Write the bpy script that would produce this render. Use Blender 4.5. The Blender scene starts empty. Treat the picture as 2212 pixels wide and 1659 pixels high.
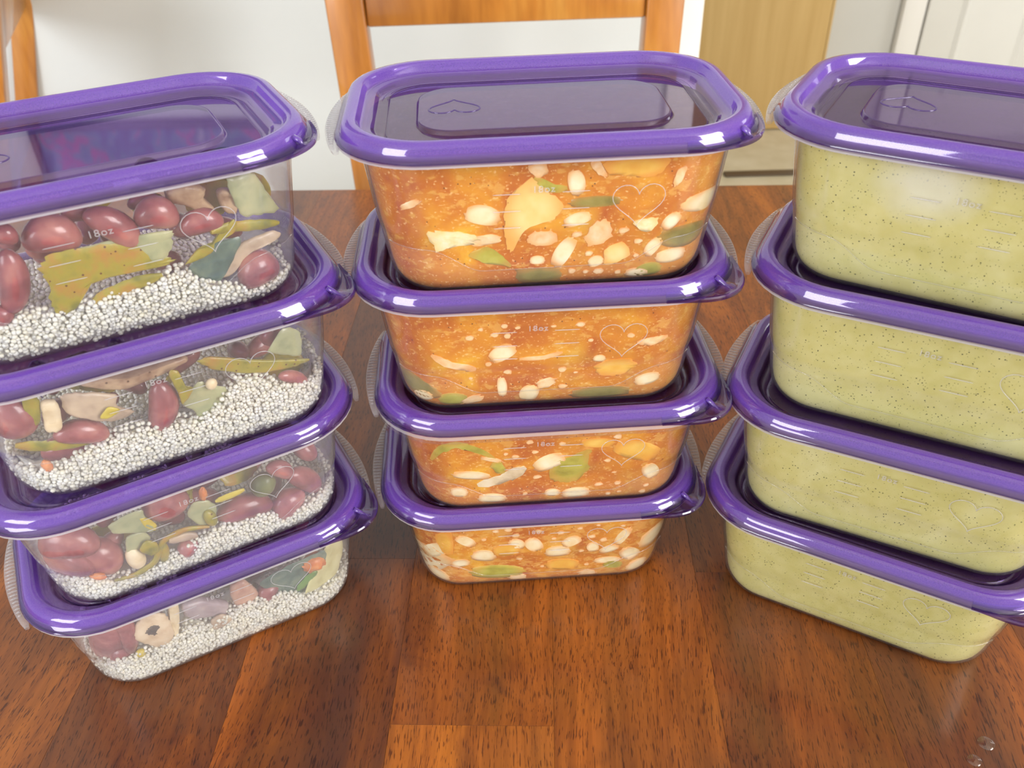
import bpy, bmesh, math, random
import numpy as np
from mathutils import Vector, Matrix, Euler
S = bpy.context.scene
COL = S.collection
R_ = math.radians
random.seed(7)
RNG = np.random.default_rng(11)

# ---------------------------------------------------------------- camera, light, exposure
cam_data = bpy.data.cameras.new('camera')
cam = bpy.data.objects.new('camera', cam_data)
COL.objects.link(cam)
th, ro = R_(36.447), R_(-1.655)
X = Vector((1, 0, 0)); U = Vector((0, math.sin(th), math.cos(th))); F = Vector((0, math.cos(th), -math.sin(th)))
rx = X * math.cos(ro) + U * math.sin(ro)
ry = -X * math.sin(ro) + U * math.cos(ro)
m = Matrix((rx, ry, -F)).transposed().to_4x4()
m.translation = (0, 0, 0.3723)
cam.matrix_world = m
cam_data.sensor_fit = 'HORIZONTAL'
cam_data.sensor_width = 36.0
cam_data.lens = 36.0 * 1863.2 / 2212
cam_data.clip_start = 0.01
cam_data.dof.use_dof = True
cam_data.dof.focus_distance = 0.41
cam_data.dof.aperture_fstop = 30.3 / 1.7
S.camera = cam

S.view_settings.view_transform = 'Standard'
S.view_settings.look = 'None'
S.view_settings.gamma = 1.0
S.view_settings.use_curve_mapping = False
S.view_settings.exposure = 0.0
S.cycles.transparent_max_bounces = 18
S.cycles.max_bounces = 8
S.cycles.diffuse_bounces = 3
S.cycles.glossy_bounces = 3
S.cycles.adaptive_threshold = 0.04
S.cycles.caustics_reflective = False
S.cycles.caustics_refractive = False
S.cycles.sample_clamp_indirect = 6.0

world = bpy.data.worlds.new('daylight')
world.use_nodes = True
S.world = world
bg = world.node_tree.nodes['Background']
bg.inputs['Color'].default_value = (0.95, 0.97, 1.0, 1)
bg.inputs['Strength'].default_value = 0.95

def area_light(name, loc, target, sx, sy, power, color):
    d = bpy.data.lights.new(name, 'AREA')
    d.shape = 'RECTANGLE'; d.size = sx; d.size_y = sy; d.energy = power; d.color = color
    o = bpy.data.objects.new(name, d)
    COL.objects.link(o)
    o.location = loc
    o.rotation_euler = (Vector(target) - Vector(loc)).to_track_quat('-Z', 'Y').to_euler()
    return o
area_light('window_light_right', (1.75, -0.75, 0.95), (0.0, 0.35, 0.1), 1.1, 1.2, 68, (1.0, 0.98, 0.95))
area_light('window_light_left', (-1.45, -1.15, 0.95), (0.0, 0.40, 0.1), 1.1, 1.2, 44, (0.95, 0.97, 1.0))
area_light('hall_fill_light', (3.05, 1.9, 0.75), (1.3, 2.9, -0.2), 1.2, 1.2, 19, (0.94, 0.97, 1.0))  # unseen fill added to brighten the far room and its doors

# ---------------------------------------------------------------- node helpers
def new_mat(name):
    mt = bpy.data.materials.new(name)
    mt.use_nodes = True
    nt = mt.node_tree
    nt.nodes.clear()
    out = nt.nodes.new('ShaderNodeOutputMaterial')
    return mt, nt, out
def node(nt, typ, **kw):
    n = nt.nodes.new(typ)
    for k, v in kw.items():
        if k == 'inputs':
            for i, val in v.items():
                if hasattr(val, 'is_linked'):
                    nt.links.new(val, n.inputs[i])
                else:
                    n.inputs[i].default_value = val
        else:
            setattr(n, k, v)
    return n
def c4(c): return (c[0], c[1], c[2], 1.0)
def srgb(r, g, b):
    f = lambda v: (v / 255 / 12.92) if v / 255 <= 0.04045 else ((v / 255 + 0.055) / 1.055) ** 2.4
    return (f(r), f(g), f(b))
def ramp(nt, fac, stops, interp='LINEAR'):
    n = nt.nodes.new('ShaderNodeValToRGB')
    n.color_ramp.interpolation = interp
    e = n.color_ramp.elements
    while len(e) < len(stops): e.new(0.5)
    for el, (p, c) in zip(e, stops):
        el.position = p; el.color = c4(c)
    nt.links.new(fac, n.inputs[0])
    return n.outputs[0]
def mixc(nt, fac, a, b, mode='MIX'):
    n = nt.nodes.new('ShaderNodeMix'); n.data_type = 'RGBA'; n.blend_type = mode
    for sock, v in ((n.inputs[0], fac), (n.inputs[6], a), (n.inputs[7], b)):
        if hasattr(v, 'is_linked'): nt.links.new(v, sock)
        elif isinstance(v, (int, float)): sock.default_value = v
        else: sock.default_value = c4(v)
    return n.outputs[2]
def math_n(nt, op, a, b=None, clamp=False):
    n = nt.nodes.new('ShaderNodeMath'); n.operation = op; n.use_clamp = clamp
    for i, v in enumerate((a, b)):
        if v is None: continue
        if hasattr(v, 'is_linked'): nt.links.new(v, n.inputs[i])
        else: n.inputs[i].default_value = v
    return n.outputs[0]
def noise(nt, vec, scale, detail=3.0, rough=0.5, dist=0.0, out=0):
    n = node(nt, 'ShaderNodeTexNoise', inputs={'Scale': scale, 'Detail': detail, 'Roughness': rough, 'Distortion': dist})
    if vec is not None: nt.links.new(vec, n.inputs['Vector'])
    return n.outputs[out]
def mapping(nt, vec, scale=(1, 1, 1), loc=(0, 0, 0)):
    n = node(nt, 'ShaderNodeMapping')
    n.inputs['Scale'].default_value = scale
    if hasattr(loc, 'is_linked'): nt.links.new(loc, n.inputs['Location'])
    else: n.inputs['Location'].default_value = loc
    nt.links.new(vec, n.inputs['Vector'])
    return n.outputs[0]
def objco(nt): return node(nt, 'ShaderNodeTexCoord').outputs['Object']
def world_pos(nt): return node(nt, 'ShaderNodeNewGeometry').outputs['Position']
def bump(nt, h, strength=0.3, dist=0.001):
    n = node(nt, 'ShaderNodeBump', inputs={'Strength': strength, 'Distance': dist})
    nt.links.new(h, n.inputs['Height'])
    return n.outputs[0]
def principled(nt, color, rough=0.5, spec=0.5, coat=0.0, normal=None, coat_rough=0.1):
    p = nt.nodes.new('ShaderNodeBsdfPrincipled')
    for nm, v in (('Base Color', color), ('Roughness', rough)):
        if hasattr(v, 'is_linked'): nt.links.new(v, p.inputs[nm])
        else: p.inputs[nm].default_value = c4(v) if nm == 'Base Color' else v
    p.inputs['Specular IOR Level'].default_value = spec
    p.inputs['Coat Weight'].default_value = coat
    p.inputs['Coat Roughness'].default_value = coat_rough
    if normal is not None: nt.links.new(normal, p.inputs['Normal'])
    return p
def simple(name, color, rough=0.5, spec=0.5, var=0.0, scale=40.0, coat=0.0):
    mt, nt, out = new_mat(name)
    col = color
    if var:
        n = noise(nt, objco(nt), scale, 4)
        col = ramp(nt, n, [(0.3, tuple(c * (1 - var) for c in color)), (0.7, tuple(min(1, c * (1 + var)) for c in color))])
    p = principled(nt, col, rough, spec, coat)
    nt.links.new(p.outputs[0], out.inputs[0])
    return mt

# ---------------------------------------------------------------- materials: plastics
def schlick(nt, f0=0.035):
    """Fresnel of a thin sheet, the same from both sides"""
    lw = node(nt, 'ShaderNodeLayerWeight', inputs={'Blend': 0.5})
    p = math_n(nt, 'POWER', lw.outputs['Facing'], 5.0)
    k = math_n(nt, 'MULTIPLY_ADD', p, 1.0 - f0); k.node.inputs[2].default_value = f0
    return k
def clear_plastic(name, haze, frosted=False):
    mt, nt, out = new_mat(name)
    lw = schlick(nt)
    tr = node(nt, 'ShaderNodeBsdfTransparent'); tr.inputs[0].default_value = (0.97, 0.97, 0.975, 1)
    df = node(nt, 'ShaderNodeBsdfDiffuse'); df.inputs[0].default_value = (0.93, 0.92, 0.94, 1)
    tl = node(nt, 'ShaderNodeBsdfTranslucent'); tl.inputs[0].default_value = (0.93, 0.92, 0.94, 1)
    dm = node(nt, 'ShaderNodeMixShader'); dm.inputs[0].default_value = 0.5
    nt.links.new(df.outputs[0], dm.inputs[1]); nt.links.new(tl.outputs[0], dm.inputs[2])
    m1 = node(nt, 'ShaderNodeMixShader'); m1.inputs[0].default_value = haze
    nt.links.new(tr.outputs[0], m1.inputs[1]); nt.links.new(dm.outputs[0], m1.inputs[2])
    gl = node(nt, 'ShaderNodeBsdfGlossy'); gl.inputs['Roughness'].default_value = 0.07
    m2 = node(nt, 'ShaderNodeMixShader')
    nt.links.new(lw, m2.inputs[0]); nt.links.new(m1.outputs[0], m2.inputs[1]); nt.links.new(gl.outputs[0], m2.inputs[2])
    if frosted:
        co = objco(nt)
        sx = node(nt, 'ShaderNodeSeparateXYZ'); nt.links.new(co, sx.inputs[0])
        ax = math_n(nt, 'ABSOLUTE', sx.outputs[0])
        # the frosted band under the moulded wave line: low in the middle, high at both ends
        t = node(nt, 'ShaderNodeMapRange', interpolation_type='SMOOTHSTEP')
        nt.links.new(ax, t.inputs[0])
        t.inputs[1].default_value = 0.028; t.inputs[2].default_value = 0.050
        t.inputs[3].default_value = 0.0115; t.inputs[4].default_value = 0.0225
        below = math_n(nt, 'LESS_THAN', sx.outputs[2], t.outputs[0])
        n = noise(nt, co, 900, 2)
        bp = node(nt, 'ShaderNodeBump', inputs={'Distance': 0.0006})
        nt.links.new(n, bp.inputs['Height'])
        st = math_n(nt, 'MULTIPLY', below, 0.55); nt.links.new(st, bp.inputs['Strength'])
        nt.links.new(bp.outputs[0], gl.inputs['Normal'])
        hz = math_n(nt, 'MULTIPLY_ADD', below, 0.022); hz.node.inputs[2].default_value = haze
        # the thick flange at the mouth is milkier than the thin wall
        fl = math_n(nt, 'MULTIPLY', math_n(nt, 'GREATER_THAN', sx.outputs[2], 0.0578 if name.endswith('loose') else 0.0609), 0.42)
        nt.links.new(math_n(nt, 'ADD', hz, fl), m1.inputs[0])
    nt.links.new(m2.outputs[0], out.inputs[0])
    return mt
M_CLEAR = clear_plastic('clear_plastic', 0.03, True)
M_FOG = {k: clear_plastic('clear_plastic_with_condensation', v, True) for k, v in ((4, 0.05), (3, 0.07), (2, 0.11), (1, 0.115))}
M_GRIP = clear_plastic('milky_clear_plastic', 0.22)
M_RIDGE = clear_plastic('moulded_clear_plastic', 0.08)
M_EMBOSS = clear_plastic('embossed_clear_plastic', 0.30)

def purple_plastic():
    mt, nt, out = new_mat('purple_plastic')
    tr = node(nt, 'ShaderNodeBsdfTransparent'); tr.inputs[0].default_value = (0.52, 0.41, 0.68, 1)
    n = noise(nt, objco(nt), 1800, 1)
    col = ramp(nt, n, [(0.35, (0.33, 0.14, 0.87)), (0.7, (0.45, 0.22, 0.95))])
    df = principled(nt, col, 0.3, 0.6)
    tl = node(nt, 'ShaderNodeBsdfTranslucent'); tl.inputs[0].default_value = (0.48, 0.20, 0.97, 1)
    dm = node(nt, 'ShaderNodeMixShader'); dm.inputs[0].default_value = 0.4
    nt.links.new(df.outputs[0], dm.inputs[1]); nt.links.new(tl.outputs[0], dm.inputs[2])
    # the sheet is denser where the line of sight runs along it
    lw = node(nt, 'ShaderNodeLayerWeight', inputs={'Blend': 0.5})
    # and the moulded rim is thicker than the pressed floor of the lid
    sz = node(nt, 'ShaderNodeSeparateXYZ'); nt.links.new(objco(nt), sz.inputs[0])
    mr = node(nt, 'ShaderNodeMapRange'); nt.links.new(sz.outputs[2], mr.inputs[0])
    mr.inputs[1].default_value = 0.0644; mr.inputs[2].default_value = 0.0665; mr.inputs[3].default_value = 0.035; mr.inputs[4].default_value = 0.38
    fac = math_n(nt, 'MULTIPLY_ADD', lw.outputs['Facing'], 0.6); fac.node.inputs[2].default_value = 0.75
    dens = math_n(nt, 'MULTIPLY', mr.outputs[0], fac)
    m1 = node(nt, 'ShaderNodeMixShader'); nt.links.new(dens, m1.inputs[0])
    nt.links.new(tr.outputs[0], m1.inputs[1]); nt.links.new(dm.outputs[0], m1.inputs[2])
    gl = node(nt, 'ShaderNodeBsdfGlossy'); gl.inputs['Roughness'].default_value = 0.035
    fr = schlick(nt, 0.075)
    m2 = node(nt, 'ShaderNodeMixShader')
    nt.links.new(fr, m2.inputs[0]); nt.links.new(m1.outputs[0], m2.inputs[1]); nt.links.new(gl.outputs[0], m2.inputs[2])
    nt.links.new(m2.outputs[0], out.inputs[0])
    return mt
M_PURPLE = purple_plastic()

# ---------------------------------------------------------------- materials: wood, walls
def table_wood():
    mt, nt, out = new_mat('acacia_wood')
    oi = node(nt, 'ShaderNodeObjectInfo')
    sep = node(nt, 'ShaderNodeSeparateColor'); nt.links.new(oi.outputs['Color'], sep.inputs[0])
    tone, shift, dark = sep.outputs[0], sep.outputs[1], sep.outputs[2]
    co = objco(nt)
    cmb = node(nt, 'ShaderNodeCombineXYZ')
    for i, k in ((0, 1.7), (1, 2.9), (2, 5.3)):
        nt.links.new(math_n(nt, 'MULTIPLY', shift, k), cmb.inputs[i])
    add = node(nt, 'ShaderNodeVectorMath', operation='ADD')
    nt.links.new(co, add.inputs[0]); nt.links.new(cmb.outputs[0], add.inputs[1])
    v = add.outputs[0]
    # slow bending of the grain
    wob = noise(nt, mapping(nt, v, (7, 3.5, 7)), 1.0, 2, out=1)
    wsub = node(nt, 'ShaderNodeVectorMath', operation='SUBTRACT'); nt.links.new(wob, wsub.inputs[0]); wsub.inputs[1].default_value = (0.5, 0.5, 0.5)
    wsc = node(nt, 'ShaderNodeVectorMath', operation='SCALE'); nt.links.new(wsub.outputs[0], wsc.inputs[0]); wsc.inputs['Scale'].default_value = 0.055
    wad = node(nt, 'ShaderNodeVectorMath', operation='ADD'); nt.links.new(v, wad.inputs[0]); nt.links.new(wsc.outputs[0], wad.inputs[1])
    g = wad.outputs[0]
    broad = noise(nt, mapping(nt, g, (30, 2.6, 30)), 1.0, 4, 0.55)
    fine = noise(nt, mapping(nt, g, (260, 9, 260)), 1.0, 4, 0.6)
    pores = noise(nt, mapping(nt, g, (1500, 140, 1500)), 1.0, 2, 0.5)
    streak = noise(nt, mapping(nt, g, (16, 1.3, 16), (3, 1, 7)), 1.0, 3, 0.5)
    base = ramp(nt, broad, [(0.26, srgb(54, 22, 8)), (0.40, srgb(96, 42, 12)), (0.56, srgb(128, 62, 16)), (0.76, srgb(172, 100, 26))])
    toned = mixc(nt, tone, mixc(nt, 1.0, base, srgb(206, 186, 178), 'MULTIPLY'), mixc(nt, 0.35, base, srgb(196, 122, 42)))
    fr = ramp(nt, fine, [(0.35, (0.62, 0.56, 0.52)), (0.62, (1.1, 1.1, 1.1))])
    c1 = mixc(nt, 0.75, toned, fr, 'MULTIPLY')
    dk = ramp(nt, streak, [(0.40, (0, 0, 0)), (0.54, (1, 1, 1))])
    dkf = math_n(nt, 'MULTIPLY', dk, dark)
    c2 = mixc(nt, dkf, c1, mixc(nt, 0.88, c1, srgb(64, 36, 24)))
    fig = noise(nt, mapping(nt, g, (22, 9, 22), (5, 2, 1)), 1.0, 4, 0.6, 1.2)
    c2 = mixc(nt, ramp(nt, fig, [(0.52, (0, 0, 0)), (0.70, (0.62, 0.62, 0.62))]), c2, srgb(58, 24, 12))
    pr = ramp(nt, pores, [(0.35, (0.25, 0.18, 0.15)), (0.43, (1, 1, 1))])
    c3 = mixc(nt, 0.85, c2, pr, 'MULTIPLY')
    rg = noise(nt, v, 60, 3)
    p = principled(nt, c3, 0.45, 0.3, coat=0.5, coat_rough=0.14, normal=bump(nt, pores, 0.12, 0.0004))
    nt.links.new(p.outputs[0], out.inputs[0])
    return mt
M_TABLE = table_wood()
def chair_wood():
    mt, nt, out = new_mat('honey_wood')
    co = objco(nt)
    n1 = noise(nt, mapping(nt, co, (9, 9, 2.2)), 1.5, 4, 0.55, 0.4)
    n2 = noise(nt, mapping(nt, co, (120, 120, 10)), 1.0, 3)
    c = ramp(nt, n1, [(0.3, srgb(142, 86, 32)), (0.5, srgb(180, 116, 46)), (0.7, srgb(200, 144, 66))])
    c = mixc(nt, 0.35, c, ramp(nt, n2, [(0.35, (0.6, 0.5, 0.45)), (0.6, (1, 1, 1))]), 'MULTIPLY')
    p = principled(nt, c, 0.32, 0.5, coat=0.4)
    nt.links.new(p.outputs[0], out.inputs[0])
    return mt
M_CHAIR = chair_wood()
def painted(name, color, scale=5.0):
    mt, nt, out = new_mat(name)
    n = noise(nt, objco(nt), scale, 3)
    c = ramp(nt, n, [(0.3, tuple(v * 0.96 for v in color)), (0.7, color)])
    f = noise(nt, objco(nt), 220, 2)
    p = principled(nt, c, 0.6, 0.3, normal=bump(nt, f, 0.05, 0.001))
    nt.links.new(p.outputs[0], out.inputs[0])
    return mt
M_WALL = painted('cream_wall_paint', srgb(213, 217, 217))
M_FARWALL = painted('grey_white_wall_paint', srgb(212, 210, 204))
M_TRIM = painted('white_trim_paint', srgb(246, 243, 238))
M_DOORW = painted('white_door_paint', srgb(232, 230, 224))
M_CEIL = painted('ceiling_paint', srgb(240, 238, 232))
def tan_wood():
    mt, nt, out = new_mat('pale_maple_veneer')
    n = noise(nt, mapping(nt, objco(nt), (30, 30, 1.5)), 1.0, 4)
    c = ramp(nt, n, [(0.3, srgb(202, 166, 106)), (0.7, srgb(218, 184, 124))])
    p = principled(nt, c, 0.45, 0.4)
    nt.links.new(p.outputs[0], out.inputs[0])
    return mt
M_TAN = tan_wood()
def floor_mat():
    mt, nt, out = new_mat('pale_vinyl_floor')
    n = noise(nt, objco(nt), 14, 4)
    c = ramp(nt, n, [(0.3, srgb(206, 194, 164)), (0.7, srgb(222, 212, 186))])
    p = principled(nt, c, 0.35, 0.4)
    nt.links.new(p.outputs[0], out.inputs[0])
    return mt
M_FLOOR = floor_mat()
M_DARKMETAL = simple('dark_brass', srgb(92, 74, 54), 0.5)

# ---------------------------------------------------------------- materials: food
def food(name, stops, scale=120, rough=0.35, spec=0.5, speck=None, edge=None, edge_amt=0.0, sss=0.0, coat=0.0, bumps=0.25, pos=(0.3, 0.5, 0.7)):
    """colour from object-space noise; speck darkens tiny spots; edge tints where the sauce film thickens away from the middle"""
    mt, nt, out = new_mat(name)
    oi = node(nt, 'ShaderNodeObjectInfo')
    tc = node(nt, 'ShaderNodeTexCoord')
    add = node(nt, 'ShaderNodeVectorMath', operation='ADD')
    nt.links.new(tc.outputs['Object'], add.inputs[0]); nt.links.new(oi.outputs['Location'], add.inputs[1])
    v = add.outputs[0]
    n = noise(nt, v, scale, 4, 0.55)
    c = ramp(nt, n, list(zip(pos, stops)))
    if edge is not None:
        g = node(nt, 'ShaderNodeVectorMath', operation='SUBTRACT')
        nt.links.new(tc.outputs['Generated'], g.inputs[0]); g.inputs[1].default_value = (0.5, 0.35, 0.5)
        sx = node(nt, 'ShaderNodeSeparateXYZ'); nt.links.new(g.outputs[0], sx.inputs[0])
        cx = node(nt, 'ShaderNodeCombineXYZ'); nt.links.new(sx.outputs[0], cx.inputs[0]); nt.links.new(sx.outputs[2], cx.inputs[2])
        ln = node(nt, 'ShaderNodeVectorMath', operation='LENGTH'); nt.links.new(cx.outputs[0], ln.inputs[0])
        wobble = math_n(nt, 'ADD', ln.outputs['Value'], math_n(nt, 'MULTIPLY', math_n(nt, 'SUBTRACT', n, 0.5), 0.35))
        mr = node(nt, 'ShaderNodeMapRange', interpolation_type='SMOOTHSTEP')
        nt.links.new(wobble, mr.inputs[0])
        mr.inputs[1].default_value = 0.22; mr.inputs[2].default_value = 0.52; mr.inputs[3].default_value = 0.0; mr.inputs[4].default_value = edge_amt
        c = mixc(nt, mr.outputs[0], c, edge)
    if speck is not None:
        vo = node(nt, 'ShaderNodeTexVoronoi', inputs={'Scale': 330.0}); nt.links.new(v, vo.inputs['Vector'])
        sp = ramp(nt, vo.outputs['Distance'], [(0.13, (1, 1, 1)), (0.17, (0, 0, 0))])
        pick = ramp(nt, vo.outputs['Color'], [(0.62, (0, 0, 0)), (0.64, (1, 1, 1))])
        c = mixc(nt, math_n(nt, 'MULTIPLY', sp, pick), c, speck)
    fb = noise(nt, v, scale * 6, 3)
    p = principled(nt, c, rough, spec, coat, normal=bump(nt, fb, bumps, 0.0006))
    if sss:
        p.inputs['Subsurface Weight'].default_value = sss
        p.inputs['Subsurface Radius'].default_value = (1.0, 0.7, 0.4)
        p.inputs['Subsurface Scale'].default_value = 0.004
    nt.links.new(p.outputs[0], out.inputs[0])
    return mt
ORG = srgb(226, 142, 50)
FM = {
 'red': food('kidney_bean_skin', [srgb(108, 48, 54), srgb(152, 84, 86), srgb(186, 122, 110)], 75, 0.26, 0.5, coat=0.25, bumps=0.14),
 'olive': food('olive_pepper', [srgb(116, 116, 36), srgb(158, 146, 44), srgb(176, 128, 52)], 130, 0.3, speck=srgb(92, 52, 18)),
 'darkolive': food('dark_olive_pepper', [srgb(84, 94, 48), srgb(108, 114, 62), srgb(128, 130, 80)], 120, 0.35),
 'pale': food('pale_pepper', [srgb(138, 146, 108), srgb(164, 168, 126), srgb(182, 180, 134)], 110, 0.28),
 'dark': food('blue_green_pepper', [srgb(62, 84, 78), srgb(92, 114, 102), srgb(128, 142, 118)], 110, 0.25),
 'tan': food('beige_mushroom', [srgb(160, 138, 116), srgb(190, 168, 142), srgb(208, 186, 156)], 120, 0.35),
 'mushroom': food('brown_mushroom', [srgb(132, 98, 72), srgb(176, 146, 114), srgb(206, 178, 140)], 140, 0.35, speck=srgb(90, 60, 34)),
 'lilac': food('grey_lilac_mushroom', [srgb(138, 122, 130), srgb(172, 156, 160), srgb(198, 184, 180)], 90, 0.35),
 'pinkish': food('tan_pink_bean', [srgb(168, 120, 104), srgb(196, 152, 130), srgb(214, 178, 150)], 120, 0.35),
 'cream': food('cream_mushroom', [srgb(206, 182, 140), srgb(230, 210, 170), srgb(240, 226, 192)], 130, 0.4),
 'mushslice': food('mushroom_slice_flesh', [srgb(196, 168, 132), srgb(222, 198, 164), srgb(232, 214, 184)], 110, 0.4),
 'gill': food('mushroom_gill', [srgb(40, 34, 34), srgb(70, 60, 56), srgb(98, 84, 74)], 200, 0.5),
 'yellow': food('yellow_pepper', [srgb(170, 148, 30), srgb(198, 176, 46), srgb(206, 190, 70)], 120, 0.3),
 'paleyellow': food('pale_yellow_pepper', [srgb(188, 182, 124), srgb(212, 206, 152), srgb(224, 220, 176)], 90, 0.3),
 'leafgreen': food('green_pepper_rim', [srgb(72, 118, 56), srgb(100, 142, 68), srgb(132, 160, 84)], 120, 0.3),
 'orange': food('orange_crumb', [srgb(192, 96, 44), srgb(214, 128, 62), srgb(226, 156, 92)], 200, 0.35),
 'white': food('white_bean_skin', [srgb(238, 208, 150), srgb(246, 226, 178), srgb(250, 236, 200)], 120, 0.4, 0.3, edge=srgb(232, 160, 76), edge_amt=0.85, bumps=0.1),
 'potato': food('potato_flesh', [srgb(234, 192, 104), srgb(242, 206, 124), srgb(246, 218, 146)], 90, 0.45, 0.3, speck=srgb(120, 78, 34), edge=srgb(232, 160, 62), edge_amt=0.75, bumps=0.1),
 'squash': food('yellow_potato_flesh', [srgb(224, 158, 48), srgb(234, 178, 66), srgb(240, 196, 92)], 90, 0.45, 0.3, edge=srgb(226, 140, 44), edge_amt=0.7, bumps=0.1),
 'crumb': food('pale_crumble', [srgb(238, 186, 124), srgb(244, 206, 152), srgb(248, 222, 178)], 220, 0.5, 0.3, edge=srgb(232, 160, 80), edge_amt=0.7),
 'cheese': food('white_crumble', [srgb(244, 214, 140), srgb(250, 232, 176), srgb(252, 240, 204)], 220, 0.5, 0.3, edge=srgb(240, 190, 100), edge_amt=0.5),
 'pepper': food('light_green_pepper', [srgb(158, 148, 46), srgb(182, 172, 62), srgb(194, 186, 84)], 110, 0.35, edge=srgb(206, 146, 54), edge_amt=0.6),
 'pepperd': food('dull_green_pepper', [srgb(126, 112, 40), srgb(146, 132, 56), srgb(160, 144, 68)], 110, 0.35, edge=srgb(196, 130, 50), edge_amt=0.6),
}
def quinoa_mat():
    mt, nt, out = new_mat('cooked_quinoa')
    n = noise(nt, objco(nt), 260, 3)
    c = ramp(nt, n, [(0.3, srgb(236, 226, 196)), (0.55, srgb(250, 243, 220)), (0.75, srgb(253, 249, 234))])
    p = principled(nt, c, 0.4, 0.4)
    p.inputs['Subsurface Weight'].default_value = 0.7
    p.inputs['Subsurface Radius'].default_value = (1.0, 0.85, 0.65)
    p.inputs['Subsurface Scale'].default_value = 0.004
    nt.links.new(p.outputs[0], out.inputs[0])
    return mt
M_QUINOA = quinoa_mat()
def stew_mat(name, light):
    mt, nt, out = new_mat(name)
    co = objco(nt)
    n1 = noise(nt, co, 45, 3, 0.55, 0.6)
    c = ramp(nt, n1, [(0.28, srgb(180, 88, 14)), (0.46, srgb(204, 120, 18)), (0.62, srgb(220, 146, 26)), (0.8, srgb(238, 184, 44))])
    n2 = noise(nt, mapping(nt, co, (1, 1, 1.7)), 170, 4, 0.6)
    bits = ramp(nt, n2, [(0.56 - light, (0, 0, 0)), (0.63 - light, (1, 1, 1))])
    c = mixc(nt, math_n(nt, 'MULTIPLY', bits, 0.42), c, srgb(238, 190, 92))
    n3 = noise(nt, mapping(nt, co, (1, 1, 1.5)), 700, 2, 0.5)
    c = mixc(nt, math_n(nt, 'MULTIPLY', ramp(nt, n3, [(0.62, (0, 0, 0)), (0.67, (1, 1, 1))]), 0.6), c, srgb(246, 200, 130))
    vo = node(nt, 'ShaderNodeTexVoronoi', inputs={'Scale': 420.0}); nt.links.new(co, vo.inputs['Vector'])
    sp = ramp(nt, vo.outputs['Distance'], [(0.12, (1, 1, 1)), (0.16, (0, 0, 0))])
    pk = ramp(nt, vo.outputs['Color'], [(0.78, (0, 0, 0)), (0.8, (1, 1, 1))])
    c = mixc(nt, math_n(nt, 'MULTIPLY', sp, pk), c, srgb(110, 62, 20))
    # paler settled solids near the floor of the tub, greener patches here and there
    n4 = noise(nt, co, 30, 2)
    c = mixc(nt, ramp(nt, n4, [(0.6, (0, 0, 0)), (0.75, (0.4, 0.4, 0.4))]), c, srgb(178, 140, 60))
    p = principled(nt, c, 0.4, 0.4, normal=bump(nt, n2, 0.3, 0.0008))
    nt.links.new(p.outputs[0], out.inputs[0])
    return mt
M_STEW = stew_mat('orange_stew', 0.0)
M_STEW_L = stew_mat('orange_stew_chunky', 0.08)
def soup_mat():
    mt, nt, out = new_mat('green_pureed_soup')
    co = objco(nt)
    oi = node(nt, 'ShaderNodeObjectInfo')
    add = node(nt, 'ShaderNodeVectorMath', operation='ADD')
    nt.links.new(co, add.inputs[0]); nt.links.new(oi.outputs['Location'], add.inputs[1])
    v = add.outputs[0]
    n1 = noise(nt, v, 22, 3, 0.5, 0.5)
    c = ramp(nt, n1, [(0.3, srgb(194, 186, 100)), (0.55, srgb(208, 200, 120)), (0.75, srgb(218, 213, 148))])
    n2 = noise(nt, v, 160, 4)
    c = mixc(nt, 0.22, c, ramp(nt, n2, [(0.35, srgb(192, 184, 106)), (0.65, srgb(228, 222, 164))]))
    for sc, lim, col in ((470.0, 0.45, srgb(70, 74, 28)), (760.0, 0.35, srgb(100, 100, 42))):
        vo = node(nt, 'ShaderNodeTexVoronoi', inputs={'Scale': sc}); nt.links.new(v, vo.inputs['Vector'])
        sp = ramp(nt, vo.outputs['Distance'], [(0.10, (1, 1, 1)), (0.19, (0, 0, 0))])
        pk = ramp(nt, vo.outputs['Color'], [(lim, (0, 0, 0)), (lim + 0.03, (1, 1, 1))])
        c = mixc(nt, math_n(nt, 'MULTIPLY', math_n(nt, 'MULTIPLY', sp, pk), 0.95), c, col)
    # whitish haze of the clear wall, put into the soup's colour; only where the object's colour asks for it
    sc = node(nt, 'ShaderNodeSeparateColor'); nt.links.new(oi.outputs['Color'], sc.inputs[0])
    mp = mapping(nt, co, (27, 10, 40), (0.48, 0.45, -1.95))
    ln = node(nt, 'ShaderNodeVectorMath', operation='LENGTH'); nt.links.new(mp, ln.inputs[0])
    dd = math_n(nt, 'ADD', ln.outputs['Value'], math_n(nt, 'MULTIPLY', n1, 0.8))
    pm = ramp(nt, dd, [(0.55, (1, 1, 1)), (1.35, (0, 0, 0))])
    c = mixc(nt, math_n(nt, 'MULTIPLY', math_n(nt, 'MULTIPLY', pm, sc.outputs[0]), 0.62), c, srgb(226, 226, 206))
    p = principled(nt, c, 0.45, 0.35, normal=bump(nt, n2, 0.1, 0.0006))
    nt.links.new(p.outputs[0], out.inputs[0])
    return mt
M_SOUP = soup_mat()
def picture_mat():
    mt, nt, out = new_mat('abstract_print')
    co = objco(nt)
    n = noise(nt, co, 16, 5, 0.6, 0.8)
    c = ramp(nt, n, [(0.32, srgb(10, 20, 34)), (0.44, srgb(30, 72, 110)), (0.52, srgb(64, 120, 128)), (0.58, srgb(170, 40, 96)), (0.64, srgb(60, 90, 110)), (0.76, srgb(170, 176, 170))])
    p = principled(nt, c, 0.5)
    nt.links.new(p.outputs[0], out.inputs[0])
    return mt
M_PICTURE = picture_mat()
M_BLACK = simple('black_frame', (0.02, 0.02, 0.02), 0.4)

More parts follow.
